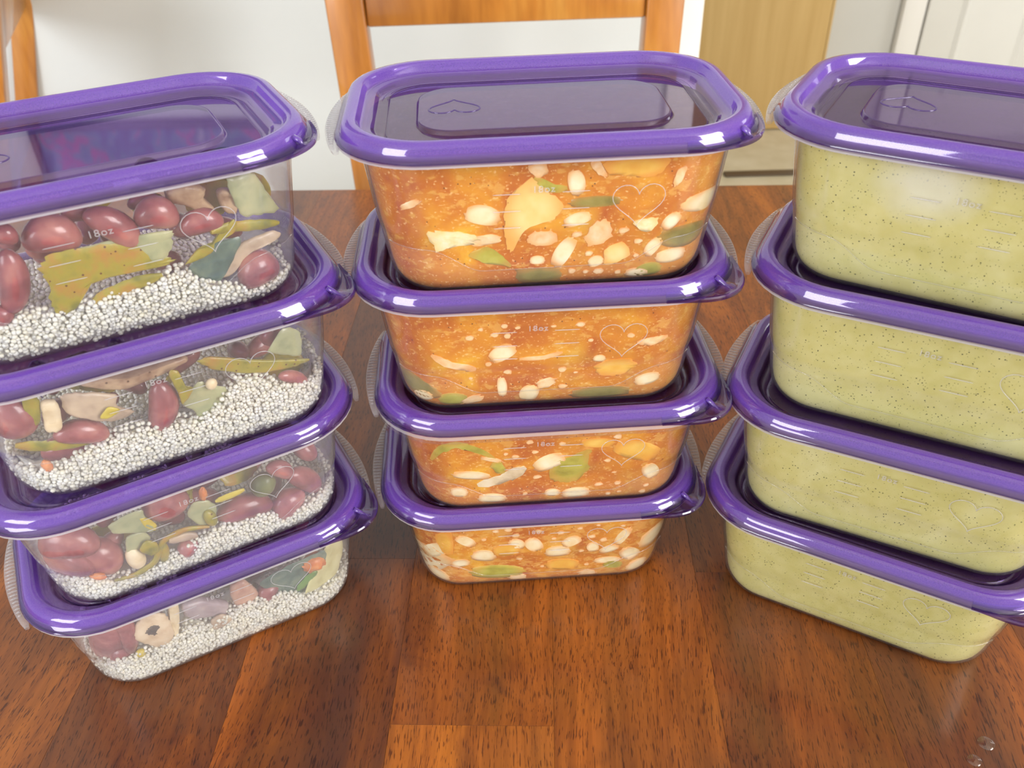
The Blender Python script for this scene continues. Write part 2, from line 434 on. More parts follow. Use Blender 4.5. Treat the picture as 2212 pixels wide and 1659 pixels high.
def water_mat():
    mt, nt, out = new_mat('water')
    tr = node(nt, 'ShaderNodeBsdfTransparent'); gl = node(nt, 'ShaderNodeBsdfGlossy'); gl.inputs['Roughness'].default_value = 0.02
    mx = node(nt, 'ShaderNodeMixShader'); nt.links.new(schlick(nt, 0.04), mx.inputs[0])
    nt.links.new(tr.outputs[0], mx.inputs[1]); nt.links.new(gl.outputs[0], mx.inputs[2])
    nt.links.new(mx.outputs[0], out.inputs[0])
    return mt
M_WATER = water_mat()

# ---------------------------------------------------------------- mesh helpers
def mesh_obj(name, verts, faces, mat, parent=None, smooth=True, sharp=None, loc=None, rot=None):
    me = bpy.data.meshes.new(name)
    me.from_pydata([tuple(map(float, v)) for v in verts], [], faces)
    me.update()
    if mat is not None: me.materials.append(mat)
    if smooth:
        me.shade_smooth()
        if sharp: me.set_sharp_from_angle(angle=R_(sharp))
    o = bpy.data.objects.new(name, me)
    COL.objects.link(o)
    if parent is not None: o.parent = parent
    if loc is not None: o.location = loc
    if rot is not None: o.rotation_euler = rot
    return o
def copy_part(src, parent, loc=None):
    c = src.copy(); COL.objects.link(c); c.parent = parent
    if loc is not None: c.location = loc
    return c
def empty(name, loc=(0, 0, 0), rz=0.0, label=None, cat=None, group=None):
    o = bpy.data.objects.new(name, None)
    o.empty_display_size = 0.02
    COL.objects.link(o)
    o.location = loc; o.rotation_euler = (0, 0, rz)
    tag(o, label, cat, group)
    return o
def tag(o, label=None, cat=None, group=None, kind=None):
    if label: o['label'] = label
    if cat: o['category'] = cat
    if group: o['group'] = group
    if kind: o['kind'] = kind
    return o
def box_vf(x0, x1, y0, y1, z0, z1, b=0.0):
    """box with its edges chamfered by b"""
    bm = bmesh.new()
    bmesh.ops.create_cube(bm, size=1.0)
    for v in bm.verts:
        v.co = Vector((x0 + (v.co.x + .5) * (x1 - x0), y0 + (v.co.y + .5) * (y1 - y0), z0 + (v.co.z + .5) * (z1 - z0)))
    if b: bmesh.ops.bevel(bm, geom=bm.edges[:], offset=b, segments=2, affect='EDGES', profile=0.5)
    bm.verts.ensure_lookup_table()
    vs = [v.co.copy() for v in bm.verts]
    bm.verts.index_update()
    fs = [[v.index for v in f.verts] for f in bm.faces]
    bm.free()
    return vs, fs
def box(name, b6, mat, parent=None, bevel=0.0, **kw):
    v, f = box_vf(*b6, b=bevel)
    return mesh_obj(name, v, f, mat, parent, smooth=bool(bevel), sharp=40, **kw)
def merge(parts):
    V, Fc = [], []
    for v, f in parts:
        n = len(V); V += list(v); Fc += [[i + n for i in q] for q in f]
    return V, Fc
def structure(o): o['kind'] = 'structure'; return o

def ring(hx, hy, r, z, n=10, se=4):
    """rounded rectangle, counter-clockwise, same vertex count for every ring"""
    r = max(0.0005, min(r, hx - 1e-4, hy - 1e-4))
    pts = []
    cs = ((hx - r, hy - r, 0), (-hx + r, hy - r, 90), (-hx + r, -hy + r, 180), (hx - r, -hy + r, 270))
    for q, (cx, cy, a0) in enumerate(cs):
        for k in range(n + 1):
            a = R_(a0 + 90 * k / n)
            pts.append((cx + r * math.cos(a), cy + r * math.sin(a)))
        a1 = R_(a0 + 90)
        nx, ny, na = cs[(q + 1) % 4]
        p = pts[-1]; e = (nx + r * math.cos(R_(na)), ny + r * math.sin(R_(na)))
        for k in range(1, se):
            t = k / se
            pts.append((p[0] + (e[0] - p[0]) * t, p[1] + (e[1] - p[1]) * t))
    return [Vector((x, y, z)) for x, y in pts]
def loft(rings, cap_start=False, cap_end=False, loop=False):
    n = len(rings[0]); V = [p for r in rings for p in r]; Fc = []
    m_ = len(rings)
    for i in range(m_ if loop else m_ - 1):
        a, b = i * n, ((i + 1) % m_) * n
        for k in range(n):
            k2 = (k + 1) % n
            Fc.append([a + k, a + k2, b + k2, b + k])
    for flag, base in ((cap_start, 0), (cap_end, (m_ - 1) * n)):
        if flag:
            c = sum((V[base + k] for k in range(n)), Vector()) / n
            V.append(c); ci = len(V) - 1
            for k in range(n): Fc.append([base + k, base + (k + 1) % n, ci])
    return V, Fc
def tube(path, r, sides=6, closed=False):
    P = [Vector(p) for p in path]; V = []; Fc = []; n = len(P)
    up0 = None
    for i in range(n):
        a = P[(i - 1) % n] if (closed or i > 0) else P[i]
        b = P[(i + 1) % n] if (closed or i < n - 1) else P[i]
        t = (b - a).normalized()
        if up0 is None:
            up0 = Vector((0, 1, 0)) if abs(t.y) < 0.9 else Vector((1, 0, 0))
        s = t.cross(up0).normalized(); u = s.cross(t).normalized(); up0 = u
        rr = r[i] if isinstance(r, (list, tuple)) else r
        for k in range(sides):
            an = 2 * math.pi * k / sides
            V.append(P[i] + s * (rr * math.cos(an)) + u * (rr * math.sin(an)))
    for i in range(n if closed else n - 1):
        a, b = i * sides, ((i + 1) % n) * sides
        for k in range(sides):
            k2 = (k + 1) % sides
            Fc.append([a + k, a + k2, b + k2, b + k])
    if not closed:
        Fc.append(list(range(sides))[::-1]); Fc.append([(n - 1) * sides + k for k in range(sides)])
    return V, Fc

# ---------------------------------------------------------------- room shell
FZ = -0.75
structure(box('floor', (-2.4, 3.3, -2.2, 3.2, FZ - 0.05, FZ), M_FLOOR))
structure(box('ceiling', (-2.4, 3.3, -2.2, 3.2, 1.66, 1.71), M_CEIL))
structure(box('wall_near', (-2.4, 0.280, 1.50, 1.60, FZ, 1.66), M_WALL))
structure(box('trim_1', (0.281, 0.330, 1.485, 1.615, FZ, 1.66), M_TRIM, bevel=0.004))
structure(box('wall_back', (-2.4, 3.3, 3.06, 3.16, FZ, 1.66), M_FARWALL))
structure(box('wall_right', (3.2, 3.3, -2.2, 3.06, FZ, 1.66), M_FARWALL))
d1 = structure(box('door_1', (0.60, 1.09, 3.0, 3.045, FZ + 0.004, 1.32), M_TAN, bevel=0.003))
box('door_edge', (1.0905, 1.098, 2.999, 3.045, FZ + 0.004, 1.32), M_TAN, d1)
structure(box('baseboard_back', (1.10, 1.335, 3.04, 3.059, FZ + 0.001, FZ + 0.09), M_TRIM, bevel=0.003))
structure(box('trim_2', (1.34, 1.415, 3.025, 3.058, FZ + 0.001, 1.35), M_TRIM, bevel=0.006))
d2 = structure(box('door_2', (1.42, 2.22, 3.02, 3.055, FZ + 0.006, 1.31), M_DOORW, bevel=0.003))
for z0, z1 in ((-0.60, 0.05), (0.20, 1.16)):
    for x0, x1 in ((1.53, 1.77), (1.87, 2.11)):
        v, f = [], []
        for k, (e, y) in enumerate(((0.0, 3.0195), (0.012, 3.010), (0.026, 3.018), (0.03, 3.0185))):
            v += [(x0 + e, y, z0 + e), (x1 - e, y, z0 + e), (x1 - e, y, z1 - e), (x0 + e, y, z1 - e)]
        for k in range(3):
            for j in range(4): f.append([4 * k + j, 4 * k + (j + 1) % 4, 4 * k + 4 + (j + 1) % 4, 4 * k + 4 + j])
        f.append([12, 13, 14, 15])
        mesh_obj('door_panel', v, f, M_DOORW, d2, smooth=False)
structure(box('trim_3', (0.70, 0.96, 2.595, 2.632, FZ + 0.0005, FZ + 0.007), M_DARKMETAL, bevel=0.002))

# ---------------------------------------------------------------- table of glued planks
table = empty('dining_table', (0, 0.25, FZ), R_(-2.5), 'glossy brown wooden dining table of glued planks under the tubs', 'table')
TZ = 0.75
plank_meshes = {}
def plank(x0, x1, y0, y1, col):
    w, l = round(x1 - x0 - 0.00012, 5), round(y1 - y0 - 0.00012, 5)
    key = (w, l)
    if key not in plank_meshes:
        c = 0.00004
        v = [(sx * w / 2, sy * l / 2, -0.026) for sx, sy in ((-1, -1), (1, -1), (1, 1), (-1, 1))]
        v += [(sx * w / 2, sy * l / 2, -c) for sx, sy in ((-1, -1), (1, -1), (1, 1), (-1, 1))]
        v += [(sx * (w / 2 - c), sy * (l / 2 - c), 0) for sx, sy in ((-1, -1), (1, -1), (1, 1), (-1, 1))]
        f = [[3, 2, 1, 0], [8, 9, 10, 11]]
        for b in (0, 4):
            for j in range(4): f.append([b + j, b + (j + 1) % 4, b + 4 + (j + 1) % 4, b + 4 + j])
        plank_meshes[key] = (v, f)
    v, f = plank_meshes[key]
    o = mesh_obj('plank', v, f, M_TABLE, table, smooth=False, loc=((x0 + x1) / 2, (y0 + y1) / 2, TZ))
    o.color = (col[0], col[1], col[2], 1)
YN, YF = -0.46, 0.600
bounds = [-0.142 - 0.079 * k for k in range(8, 0, -1)] + [-0.142, -0.062, 0.016, 0.0955] + [0.0955 + 0.079 * k for k in range(1, 9)]
fixed = {-0.142: [0.086], -0.062: [-0.018, 0.42], 0.016: [-0.32, 0.21], 0.0955: [0.077]}
tones = {(-0.142, 0): (0.50, 0.31, 1.0), (-0.142, 1): (0.4, 0.62, 0.8), (-0.062, 0): (0.95, 0.15, 0.1), (-0.062, 1): (0.62, 0.83, 0.25),
         (0.016, 1): (0.70, 0.47, 0.15), (0.016, 0): (0.4, 0.2, 0.4), (0.0955, 0): (0.42, 0.71, 0.35), (0.0955, 1): (0.5, 0.9, 0.3)}
for bi in range(len(bounds) - 1):
    xa, xb = bounds[bi], bounds[bi + 1]
    key = round(xa, 4)
    js = fixed.get(key)
    if js is None:
        r0 = random.uniform(-0.30, -0.02); js = [r0, r0 + random.uniform(0.34, 0.5)]
    ys = [YN] + [j for j in js if YN + 0.05 < j < YF - 0.05] + [YF]
    for k in range(len(ys) - 1):
        t = tones.get((key, k), (random.uniform(0.4, 0.8), random.random(), random.choice((0.1, 0.2, 0.4, 0.7))))
        plank(xa, xb, ys[k], ys[k + 1], t)
xl, xr = bounds[0], bounds[-1]
for sx in (xl + 0.09, xr - 0.09):
    for sy in (YN + 0.09, YF - 0.09):
        box('leg', (sx - 0.04, sx + 0.04, sy - 0.04, sy + 0.04, 0.0, TZ - 0.0262), M_CHAIR, table, bevel=0.004)
for y in (YN + 0.09, YF - 0.09):
    box('apron', (xl + 0.132, xr - 0.132, y - 0.012, y + 0.012, TZ - 0.12, TZ - 0.0262), M_CHAIR, table, bevel=0.003)
for x in (xl + 0.09, xr - 0.09):
    box('apron', (x - 0.012, x + 0.012, YN + 0.132, YF - 0.132, TZ - 0.12, TZ - 0.0262), M_CHAIR, table, bevel=0.003)

# ---------------------------------------------------------------- chairs
def sheared(b6, rake, splay=0.0, bevel=0.004, z_ref=0.46):
    v, f = box_vf(*b6, b=bevel)
    for p in v:
        if p.z > z_ref: p.y += rake * (p.z - z_ref); 
        p.x += splay * (p.z - z_ref)
    return v, f
def chair(loc, rz, rake, label, hw=0.1805, rail=(0.852, 0.955)):
    c = empty('dining_chair', loc, rz, label, 'chair')
    for s in (-1, 1):
        v1, f1 = sheared((s * hw - 0.023, s * hw + 0.023, 0.0, 0.036, 0.0, 0.46), 0)
        v2, f2 = sheared((s * hw - 0.023, s * hw + 0.023, 0.0, 0.036, 0.455, 0.99), rake, 0.03 * s)
        v, f = merge([(v1, f1), (v2, f2)])
        mesh_obj('back_post', v, f, M_CHAIR, c, sharp=35)
    for z0, z1 in (rail, (0.60, 0.65)):
        sp = 0.03 * (z0 - 0.46)
        v, f = sheared((-hw + 0.0225 - sp, hw - 0.0225 + sp, 0.006, 0.026, z0, z1), rake)
        mesh_obj('back_rail', v, f, M_CHAIR, c, sharp=35)
    box('seat', (-0.215, 0.215, -0.40, -0.002, 0.435, 0.46), M_CHAIR, c, bevel=0.008)
    for s in (-1, 1):
        box('leg', (s * 0.185 - 0.02, s * 0.185 + 0.02, -0.385, -0.345, 0.0, 0.4345), M_CHAIR, c, bevel=0.003)
        box('stretcher', (s * 0.185 - 0.01, s * 0.185 + 0.01, -0.344, -0.0005, 0.15, 0.18), M_CHAIR, c, bevel=0.002)
    return c
chair((0.007, 1.08, FZ), R_(1.5), 0.05, 'honey coloured wooden dining chair behind the middle stack of tubs')
chair((-0.828, 1.30, FZ), R_(-72), 0.27, 'wooden chair cropped at the left edge, only its tilted post in view', rail=(0.80, 0.95))

# ---------------------------------------------------------------- framed print that the left lid mirrors
pic = empty('framed_print', (-0.62, 1.499, 0.645), 0, 'framed abstract print on the cream wall, mirrored in the left lid', 'picture')
box('print', (-0.20, 0.20, -0.012, -0.006, 0.012, 0.50), M_PICTURE, pic)
box('backing', (-0.205, 0.205, -0.006, -0.001, 0.004, 0.508), M_BLACK, pic)
for b6 in ((-0.21, 0.21, -0.02, -0.0065, 0.0, 0.012), (-0.21, 0.21, -0.02, -0.0065, 0.50, 0.512),
           (-0.21, -0.2005, -0.02, -0.0065, 0.0125, 0.4995), (0.2005, 0.21, -0.02, -0.0065, 0.0125, 0.4995)):
    box('frame', b6, M_BLACK, pic, bevel=0.001)

# ---------------------------------------------------------------- tubs
HW, HD, RC = 0.0825, 0.0562, 0.036
PITCH = 0.0631
ZP = [0, .0006, .0022, .005, .009, .0235, .0280, .0612]
OP = [.0193, .0186, .0173, .0158, .0148, .0130, .0120, .0080]
def off(z): return float(np.interp(z, ZP, OP))
def wall_ring(z, ins=0.0):
    o = off(z) + ins
    return HW - o, HD - o, max(RC - 0.8 * off(z) - ins, 0.004)
def prof_ring(d, z): return ring(HW - d, HD - d, RC - 0.8 * d, z)
def body_mesh(drop=0.0):
    rs = [prof_ring(.0090, .0630), prof_ring(.0088, .0632), prof_ring(.0078, .0631), prof_ring(.0045, .0628), prof_ring(.0010, .0627),
          prof_ring(-.0002, .0625), prof_ring(-.0002, .0618 - drop), prof_ring(.0008, .0616 - drop), prof_ring(.0062, .0613 - drop * 0.6), prof_ring(.0079, .0606 - drop * 0.4)]
    zs = [.050, .040, .032, .0285, .0275, .0265, .0255, .0245, .0235, .0225, .018, .014, .009, .0068, .005, .0035, .0022, .0012, .0006, 0.0]
    for z in zs: rs.append(prof_ring(off(z), z))
    rs += [prof_ring(.0235, 0.0), prof_ring(.0252, .0004), prof_ring(.0264, .0021), prof_ring(.0280, .0024)]
    n_out = len(rs)
    inner = [prof_ring(.0286, .0031), prof_ring(.0258, .0029), prof_ring(.0243, .0012), prof_ring(.0200, .0009)]
    for z in zs[::-1][2:]:
        d = off(z) + .0008
        inner.append(ring(HW - d, HD - d, RC - 0.8 * off(z) - .0008, max(z, .0010)))
    inner += [prof_ring(.0090, .0606)]
    v1, f1 = loft(rs + [], cap_end=True)
    v2, f2 = loft(inner, cap_start=True)
    V, Fc = merge([(v1, f1), (v2, f2)])
    # close the mouth between the inner wall and the flange
    n = len(rs[0]); base = len(v1) + (len(inner) - 1) * n
    for k in range(n): Fc.append([base + k, base + (k + 1) % n, (k + 1) % n, k])
    return V, Fc
LID = [(.0006, .0629), (-.0005, .0633), (-.0006, .0639), (.0001, .0645), (.0014, .0652), (.0019, .0664), (.0023, .0678), (.0030, .0689), (.0041, .0697),
       (.0056, .0700), (.0071, .0699), (.0079, .0695), (.0083, .0688), (.0092, .0666), (.0096, .0661), (.0104, .0658), (.0128, .0656), (.0134, .0652), (.0144, .0637), (.0150, .0632), (.0158, .06300)]
def lid_rings():
    out = []
    for d, z in LID: out.append((d, d, z, RC - 0.8 * d))
    out += [(.0161, .0159, .0630, .0210)]
    out += [(.0180, .0166, .0630, .0185), (.0183, .0169, .0625, .0183), (.0189, .0174, .0625, .018), (.0192, .0177, .0630, .0178), (.0195, .0180, .0630, .0176), (.0204, .0189, .0630, .0170)]
    out += [(.0298, .0278, .0630, .0158), (.0306, .0286, .0630, .0152), (.0308, .0288, .0630, .0150), (.0311, .0291, .0633, .0147), (.0316, .0296, .0645, .0143), (.0321, .0301, .0648, .0140), (.0324, .0304, .0648, .0138), (.0340, .0320, .0648, .0126)]
    return out
def lid_mesh():
    L = lid_rings()
    top = [ring(HW - dx, HD - dy, r, z) for dx, dy, z, r in L]
    # inner skin: every profile point pushed along the profile normal by the wall thickness
    t = .0006; bot = []
    for i, (dx, dy, z, r) in enumerate(L):
        a = L[max(i - 1, 0)]; b = L[min(i + 1, len(L) - 1)]
        tx, tz = b[0] - a[0], b[2] - a[2]
        ln = math.hypot(tx, tz) or 1
        nx, nz = tz / ln, -tx / ln
        if i == 0: nx, nz = 0.9, 0.0
        bot.append(ring(HW - dx - nx * t, HD - dy - nx * t, r, z + nz * t))
    v1, f1 = loft(top, cap_end=True); v2, f2 = loft(bot, cap_end=True)
    V, Fc = merge([(v1, f1), (v2, f2)])
    n = len(top[0]); b0 = len(v1)
    for k in range(n): Fc.append([k, (k + 1) % n, b0 + (k + 1) % n, b0 + k])
    return V, Fc
def pull_tab(size):
    """rounded corner ear with a raised edge and a pinched dimple; local origin at the tub origin, ear at +x -y"""
    cx, cy = HW - RC, -HD + RC
    N = 26; a0, a1 = R_(-88), R_(-2)
    ears = []
    for k in range(N + 1):
        t = k / N; a = a0 + (a1 - a0) * t
        bulge = size * math.sin(math.pi * t) ** 2.0
        ears.append((a, bulge))
    rows = []
    for a, bl in ears:
        dirv = Vector((math.cos(a), math.sin(a), 0))
        prof = [(RC - .0022, .0668)]
        prof.append((RC - .0012, .0652))
        for q in (0.12, 0.28, 0.45, 0.62, 0.78):
            dim = -.0007 * math.sin(math.pi * q) * (1 if abs(math.degrees(a) + 45) > 5 else -1.6) * min(1, bl / .006)
            prof.append((RC - .0012 + (bl + .0014) * q, .0643 + dim))
        prof.append((RC + bl * 0.9, .0648 if bl > .003 else .0643)); prof.append((RC + bl + .0004, .0651 if bl > .003 else .0643))
        prof.append((RC + bl + .0010, .0645)); prof.append((RC + bl + .0008, .0632)); prof.append((RC + bl - .0004, .0626)); prof.append((RC - .002, .0634))
        rows.append([Vector((cx, cy, 0)) + dirv * r + Vector((0, 0, z)) for r, z in prof])
    n = len(rows[0]); V = [p for r in rows for p in r]; Fc = []
    for i in range(N):
        for k in range(n):
            k2 = (k + 1) % n
            Fc.append([i * n + k, (i + 1) * n + k, (i + 1) * n + k2, i * n + k2])
    return V, Fc
def tab_rib(size):
    cx, cy = HW - RC, -HD + RC
    d = Vector((math.cos(R_(-45)), math.sin(R_(-45)), 0))
    P = [Vector((cx, cy, 0)) + d * (RC + q) + Vector((0, 0, z)) for q, z in ((-.002, .0672), (0.0005, .0660), (size * .3, .0650), (size * .55, .0646), (size * .76, .0648))]
    return tube(P, [.0011, .0011, .0009, .0006, .0003], 8)
def grip(side):
    """clear half-moon finger grip on a short end, at flange height"""
    V, Fc = [], []
    N = 22; rows = []
    for k in range(N + 1):
        t = k / N * 2 - 1
        y = t * .036
        o = .0062 * math.cos(t * math.pi / 2) ** 0.8 if abs(t) < 1 else 0.0
        xi, xo = HW - .002, HW - .0002 + o
        rows.append([Vector((side * xi, y, .0621)), Vector((side * (xo - .0008), y, .0624)), Vector((side * xo, y, .0619)), Vector((side * xo, y, .0611)), Vector((side * (xo - .0008), y, .0609)), Vector((side * xi, y, .0612))])
    n = 6; V = [p for r in rows for p in r]
    for i in range(N):
        for k in range(n):
            Fc.append([i * n + k, (i + 1) * n + k, (i + 1) * n + (k + 1) % n, i * n + (k + 1) % n])
    return V, Fc
def grip_ridge(side, y):
    t = y / .036; o = .0062 * math.cos(t * math.pi / 2) ** 0.8
    x0, x1 = HW + .0006, HW - .0002 + o - .0006
    if x1 - x0 < .0008: return None
    return tube([(side * x0, y, .0625), (side * ((x0 + x1) / 2), y, .06265), (side * x1, y, .0624)], [.0004, .0005, .0003], 5)
def face_pt(x, z, out=0.0001):
    hx, hy, r = wall_ring(z)
    ax = abs(x); sx = 1 if x > 0 else -1
    if ax <= hx - r: return Vector((x, -hy - out, z))
    q = min((ax - (hx - r)) / r, 0.999)
    a = math.asin(q)
    return Vector((sx * (hx - r + (r + out) * math.sin(a)), -(hy - r) - (r + out) * math.cos(a), z))
def heart_path(cx, cz, w, h, n=40):
    P = []
    for k in range(n):
        t = 2 * math.pi * k / n
        x = 16 * math.sin(t) ** 3; y = 13 * math.cos(t) - 5 * math.cos(2 * t) - 2 * math.cos(3 * t) - math.cos(4 * t)
        P.append((cx + x / 32 * w, cz + (y + 2.5) / 29 * h))
    return P
def smooth(t): t = max(0, min(1, t)); return t * t * (3 - 2 * t)
def wave_z(x): return .0115 + .0110 * smooth((abs(x) - .028) / .022)

TUB_ORDER = ['topmost', 'second', 'third', 'bottom']
body_me = lid_me = None
proto = {}
def part(key, vf, mat, sharp=None):
    """build a shared mesh once"""
    if key not in proto:
        me = bpy.data.meshes.new(key)
        me.from_pydata([tuple(v) for v in vf[0]], [], vf[1]); me.update()
        me.materials.append(mat); me.shade_smooth()
        if sharp: me.set_sharp_from_angle(angle=R_(sharp))
        bm = bmesh.new(); bm.from_mesh(me); bmesh.ops.recalc_face_normals(bm, faces=bm.faces); bm.to_mesh(me); bm.free()
        proto[key] = me
    return proto[key]
def put(name, me, parent, loc=None, label=None):
    o = bpy.data.objects.new(name, me); COL.objects.link(o); o.parent = parent
    if loc is not None: o.location = loc
    if label: o['label'] = label
    return o
def text_mesh():
    cu = bpy.data.curves.new('capacity_mark', 'FONT')
    cu.body = '18oz'; cu.size = 0.0040; cu.extrude = 0.00012; cu.bevel_depth = 0.00003; cu.align_x = 'CENTER'; cu.space_character = 1.15
    tmp = bpy.data.objects.new('capacity_mark_text', cu); COL.objects.link(tmp)
    dg = bpy.context.evaluated_depsgraph_get()
    me = bpy.data.meshes.new_from_object(tmp.evaluated_get(dg))
    bpy.data.objects.remove(tmp)
    zc = 0.0465
    tilt = Matrix.Rotation(R_(90 + 6.4), 4, 'X')
    p = face_pt(-0.004, zc)
    me.transform(Matrix.Translation(p) @ tilt)
    me.materials.clear(); me.materials.append(M_EMBOSS)
    return me
proto['text'] = text_mesh()

def tub(loc, rz, label, tab, loose, fog):
    t = empty('food_tub', loc, rz, label, 'food tub', 'purple lidded food tubs in three stacks')
    b = put('tub_body', part('body_loose' if loose else f'body_fog{fog}' if fog else 'body', body_mesh(.0028 if loose else 0.0), M_FOG[fog] if fog else M_CLEAR, 50), t)
    put('heart_emblem', part('heart', tube([face_pt(x, z) for x, z in heart_path(.033, .0385, .0205, .0185)], .00022, 5, True), M_EMBOSS), b)
    for x0, x1 in ((-.0235, -.0128), (.0032, .0140)):
        for k, z in enumerate((.0462, .0388, .0314)):
            put('measuring_mark', part(f'mark{x0}{z}', tube([face_pt(x0 + (x1 - x0) * q, z) for q in (0, .1, .5, .9, 1)], [.0001, .00022, .00026, .00022, .0001], 6), M_EMBOSS), b)
    put('capacity_mark', proto['text'], b)
    hx = HW - off(.02)
    xs = np.linspace(-.0655, .0655, 60)
    put('wave_ridge', part('wave', tube([face_pt(x, wave_z(x)) for x in xs], (.00022), 5), M_RIDGE), b)
    for s in (-1, 1):
        g = put('finger_grip', part(f'grip{s}', grip(s), M_GRIP, 40), b)
        rv = [grip_ridge(s, y) for y in np.arange(-.030, .0301, .0024)]
        put('grip_ridges', part(f'ridges{s}', merge([r for r in rv if r]), M_GRIP), b)
    l = put('lid', part('lid', lid_mesh(), M_PURPLE, 60), t, label='translucent purple snap-on lid')
    if tab:
        put('pull_tab', part(f'tab{tab}', pull_tab(tab), M_PURPLE, 50), l)
        put('tab_rib', part(f'tabrib{tab}', tab_rib(tab), M_PURPLE), l)
    put('heart_mark', part('lidheart', tube([(x, y, .06475) for x, y in heart_path(-.036, .002, .021, -.0165)], .00035, 5, True), M_PURPLE), l)
    return t

POSE = {
 'L': [(-.1638, .3178, 27.89), (-.1623, .3172, 29.54), (-.1587, .3199, 27.48), (-.1622, .3238, 27.08)],
 'M': [(.0118, .3575, 2.74), (.0165, .3530, 2.65), (.0138, .3544, 2.27), (.0156, .3536, 3.15)],
 'R': [(.1851, .3153, -29.58), (.1875, .3156, -27.24), (.1915, .3192, -27.49), (.1924, .3219, -30.77)]}
WHAT = {'L': 'beans and quinoa', 'M': 'orange bean stew', 'R': 'green soup'}
STACK = {'L': 'left', 'M': 'middle', 'R': 'right'}
PH = {'L': 'quinoa', 'M': 'stew', 'R': 'soup'}
ORD = {1: 'bottom', 2: 'third', 3: 'second', 4: 'top'}   # by level, counted from the table
TUBS = {}
for s in 'LMR':
    for i in range(1, 5):
        x, y, a = POSE[s][i - 1]
        pos = {4: 'topmost tub', 3: 'second tub from the top', 2: 'third tub from the top', 1: 'bottom tub, standing on the table'}[i]
        lab = f'purple lidded tub of {WHAT[s]}, {pos} in the {STACK[s]} stack'
        if i == 1: lab = f'purple lidded tub of {WHAT[s]}, bottom one of the {STACK[s]} stack'
        tab = 0 if (s, i) == ('L', 2) else .0035 if i == 4 else .0080
        TUBS[(s, i)] = tub((x, y, (i - 1) * PITCH), R_(a), lab, tab, s == 'M' and i == 2, i if s == 'L' else 0)

# ---------------------------------------------------------------- fillings
def world_of(s, i, p):
    x, y, a = POSE[s][i - 1]; a = R_(a)
    return Vector((x + p[0] * math.cos(a) - p[1] * math.sin(a), y + p[0] * math.sin(a) + p[1] * math.cos(a), (i - 1) * PITCH + p[2])), a
def fill_mesh(ztop, ins=.00145):
    zs = [.0016, .0022, .0035, .005, .0068, .009, .014, .020, .025, .027, .034, .042, .050, .056]
    zs = [z for z in zs if z < ztop - .001] + [ztop]
    rs = []
    for z in zs:
        hx, hy, r = wall_ring(z if z > .0016 else .0012, ins)
        rs.append(ring(hx, hy, r, z))
    # a floor that clears the raised middle of the tub, and a gently uneven top
    hx, hy, r = wall_ring(.0012, ins + .0095); lo = ring(hx, hy, r, .0036)
    V, Fc = loft([lo] + rs, cap_start=True)
    n = len(rs[0]); base = len(V)
    tops = []
    for q in (.9, .7, .45, .2):
        tops.append([Vector((p.x * q, p.y * q, ztop + .0012 * math.sin(p.x * 190 * q + 1) * math.cos(p.y * 230 * q))) for p in rs[-1]])
    v2, f2 = loft([rs[-1]] + tops, cap_end=True)
    return merge([(V, Fc), (v2, f2)])
for i in range(1, 5):
    w, a = world_of('M', i, (0, 0, 0))
    o = mesh_obj('bean_stew', *fill_mesh(.0585), M_STEW_L if i == 1 else M_STEW, loc=w, rot=(0, 0, a), sharp=60)
    tag(o, f'thick orange bean stew filling the {ORD[i]} tub of the middle stack', 'stew', 'orange stews in the middle stack')
    w, a = world_of('R', i, (0, 0, 0))
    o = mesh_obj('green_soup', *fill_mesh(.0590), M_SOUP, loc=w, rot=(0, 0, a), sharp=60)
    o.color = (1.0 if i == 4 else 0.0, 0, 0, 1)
    tag(o, f'speckled pale green pureed soup filling the {ORD[i]} tub of the right stack', 'soup', 'green soups in the right stack')

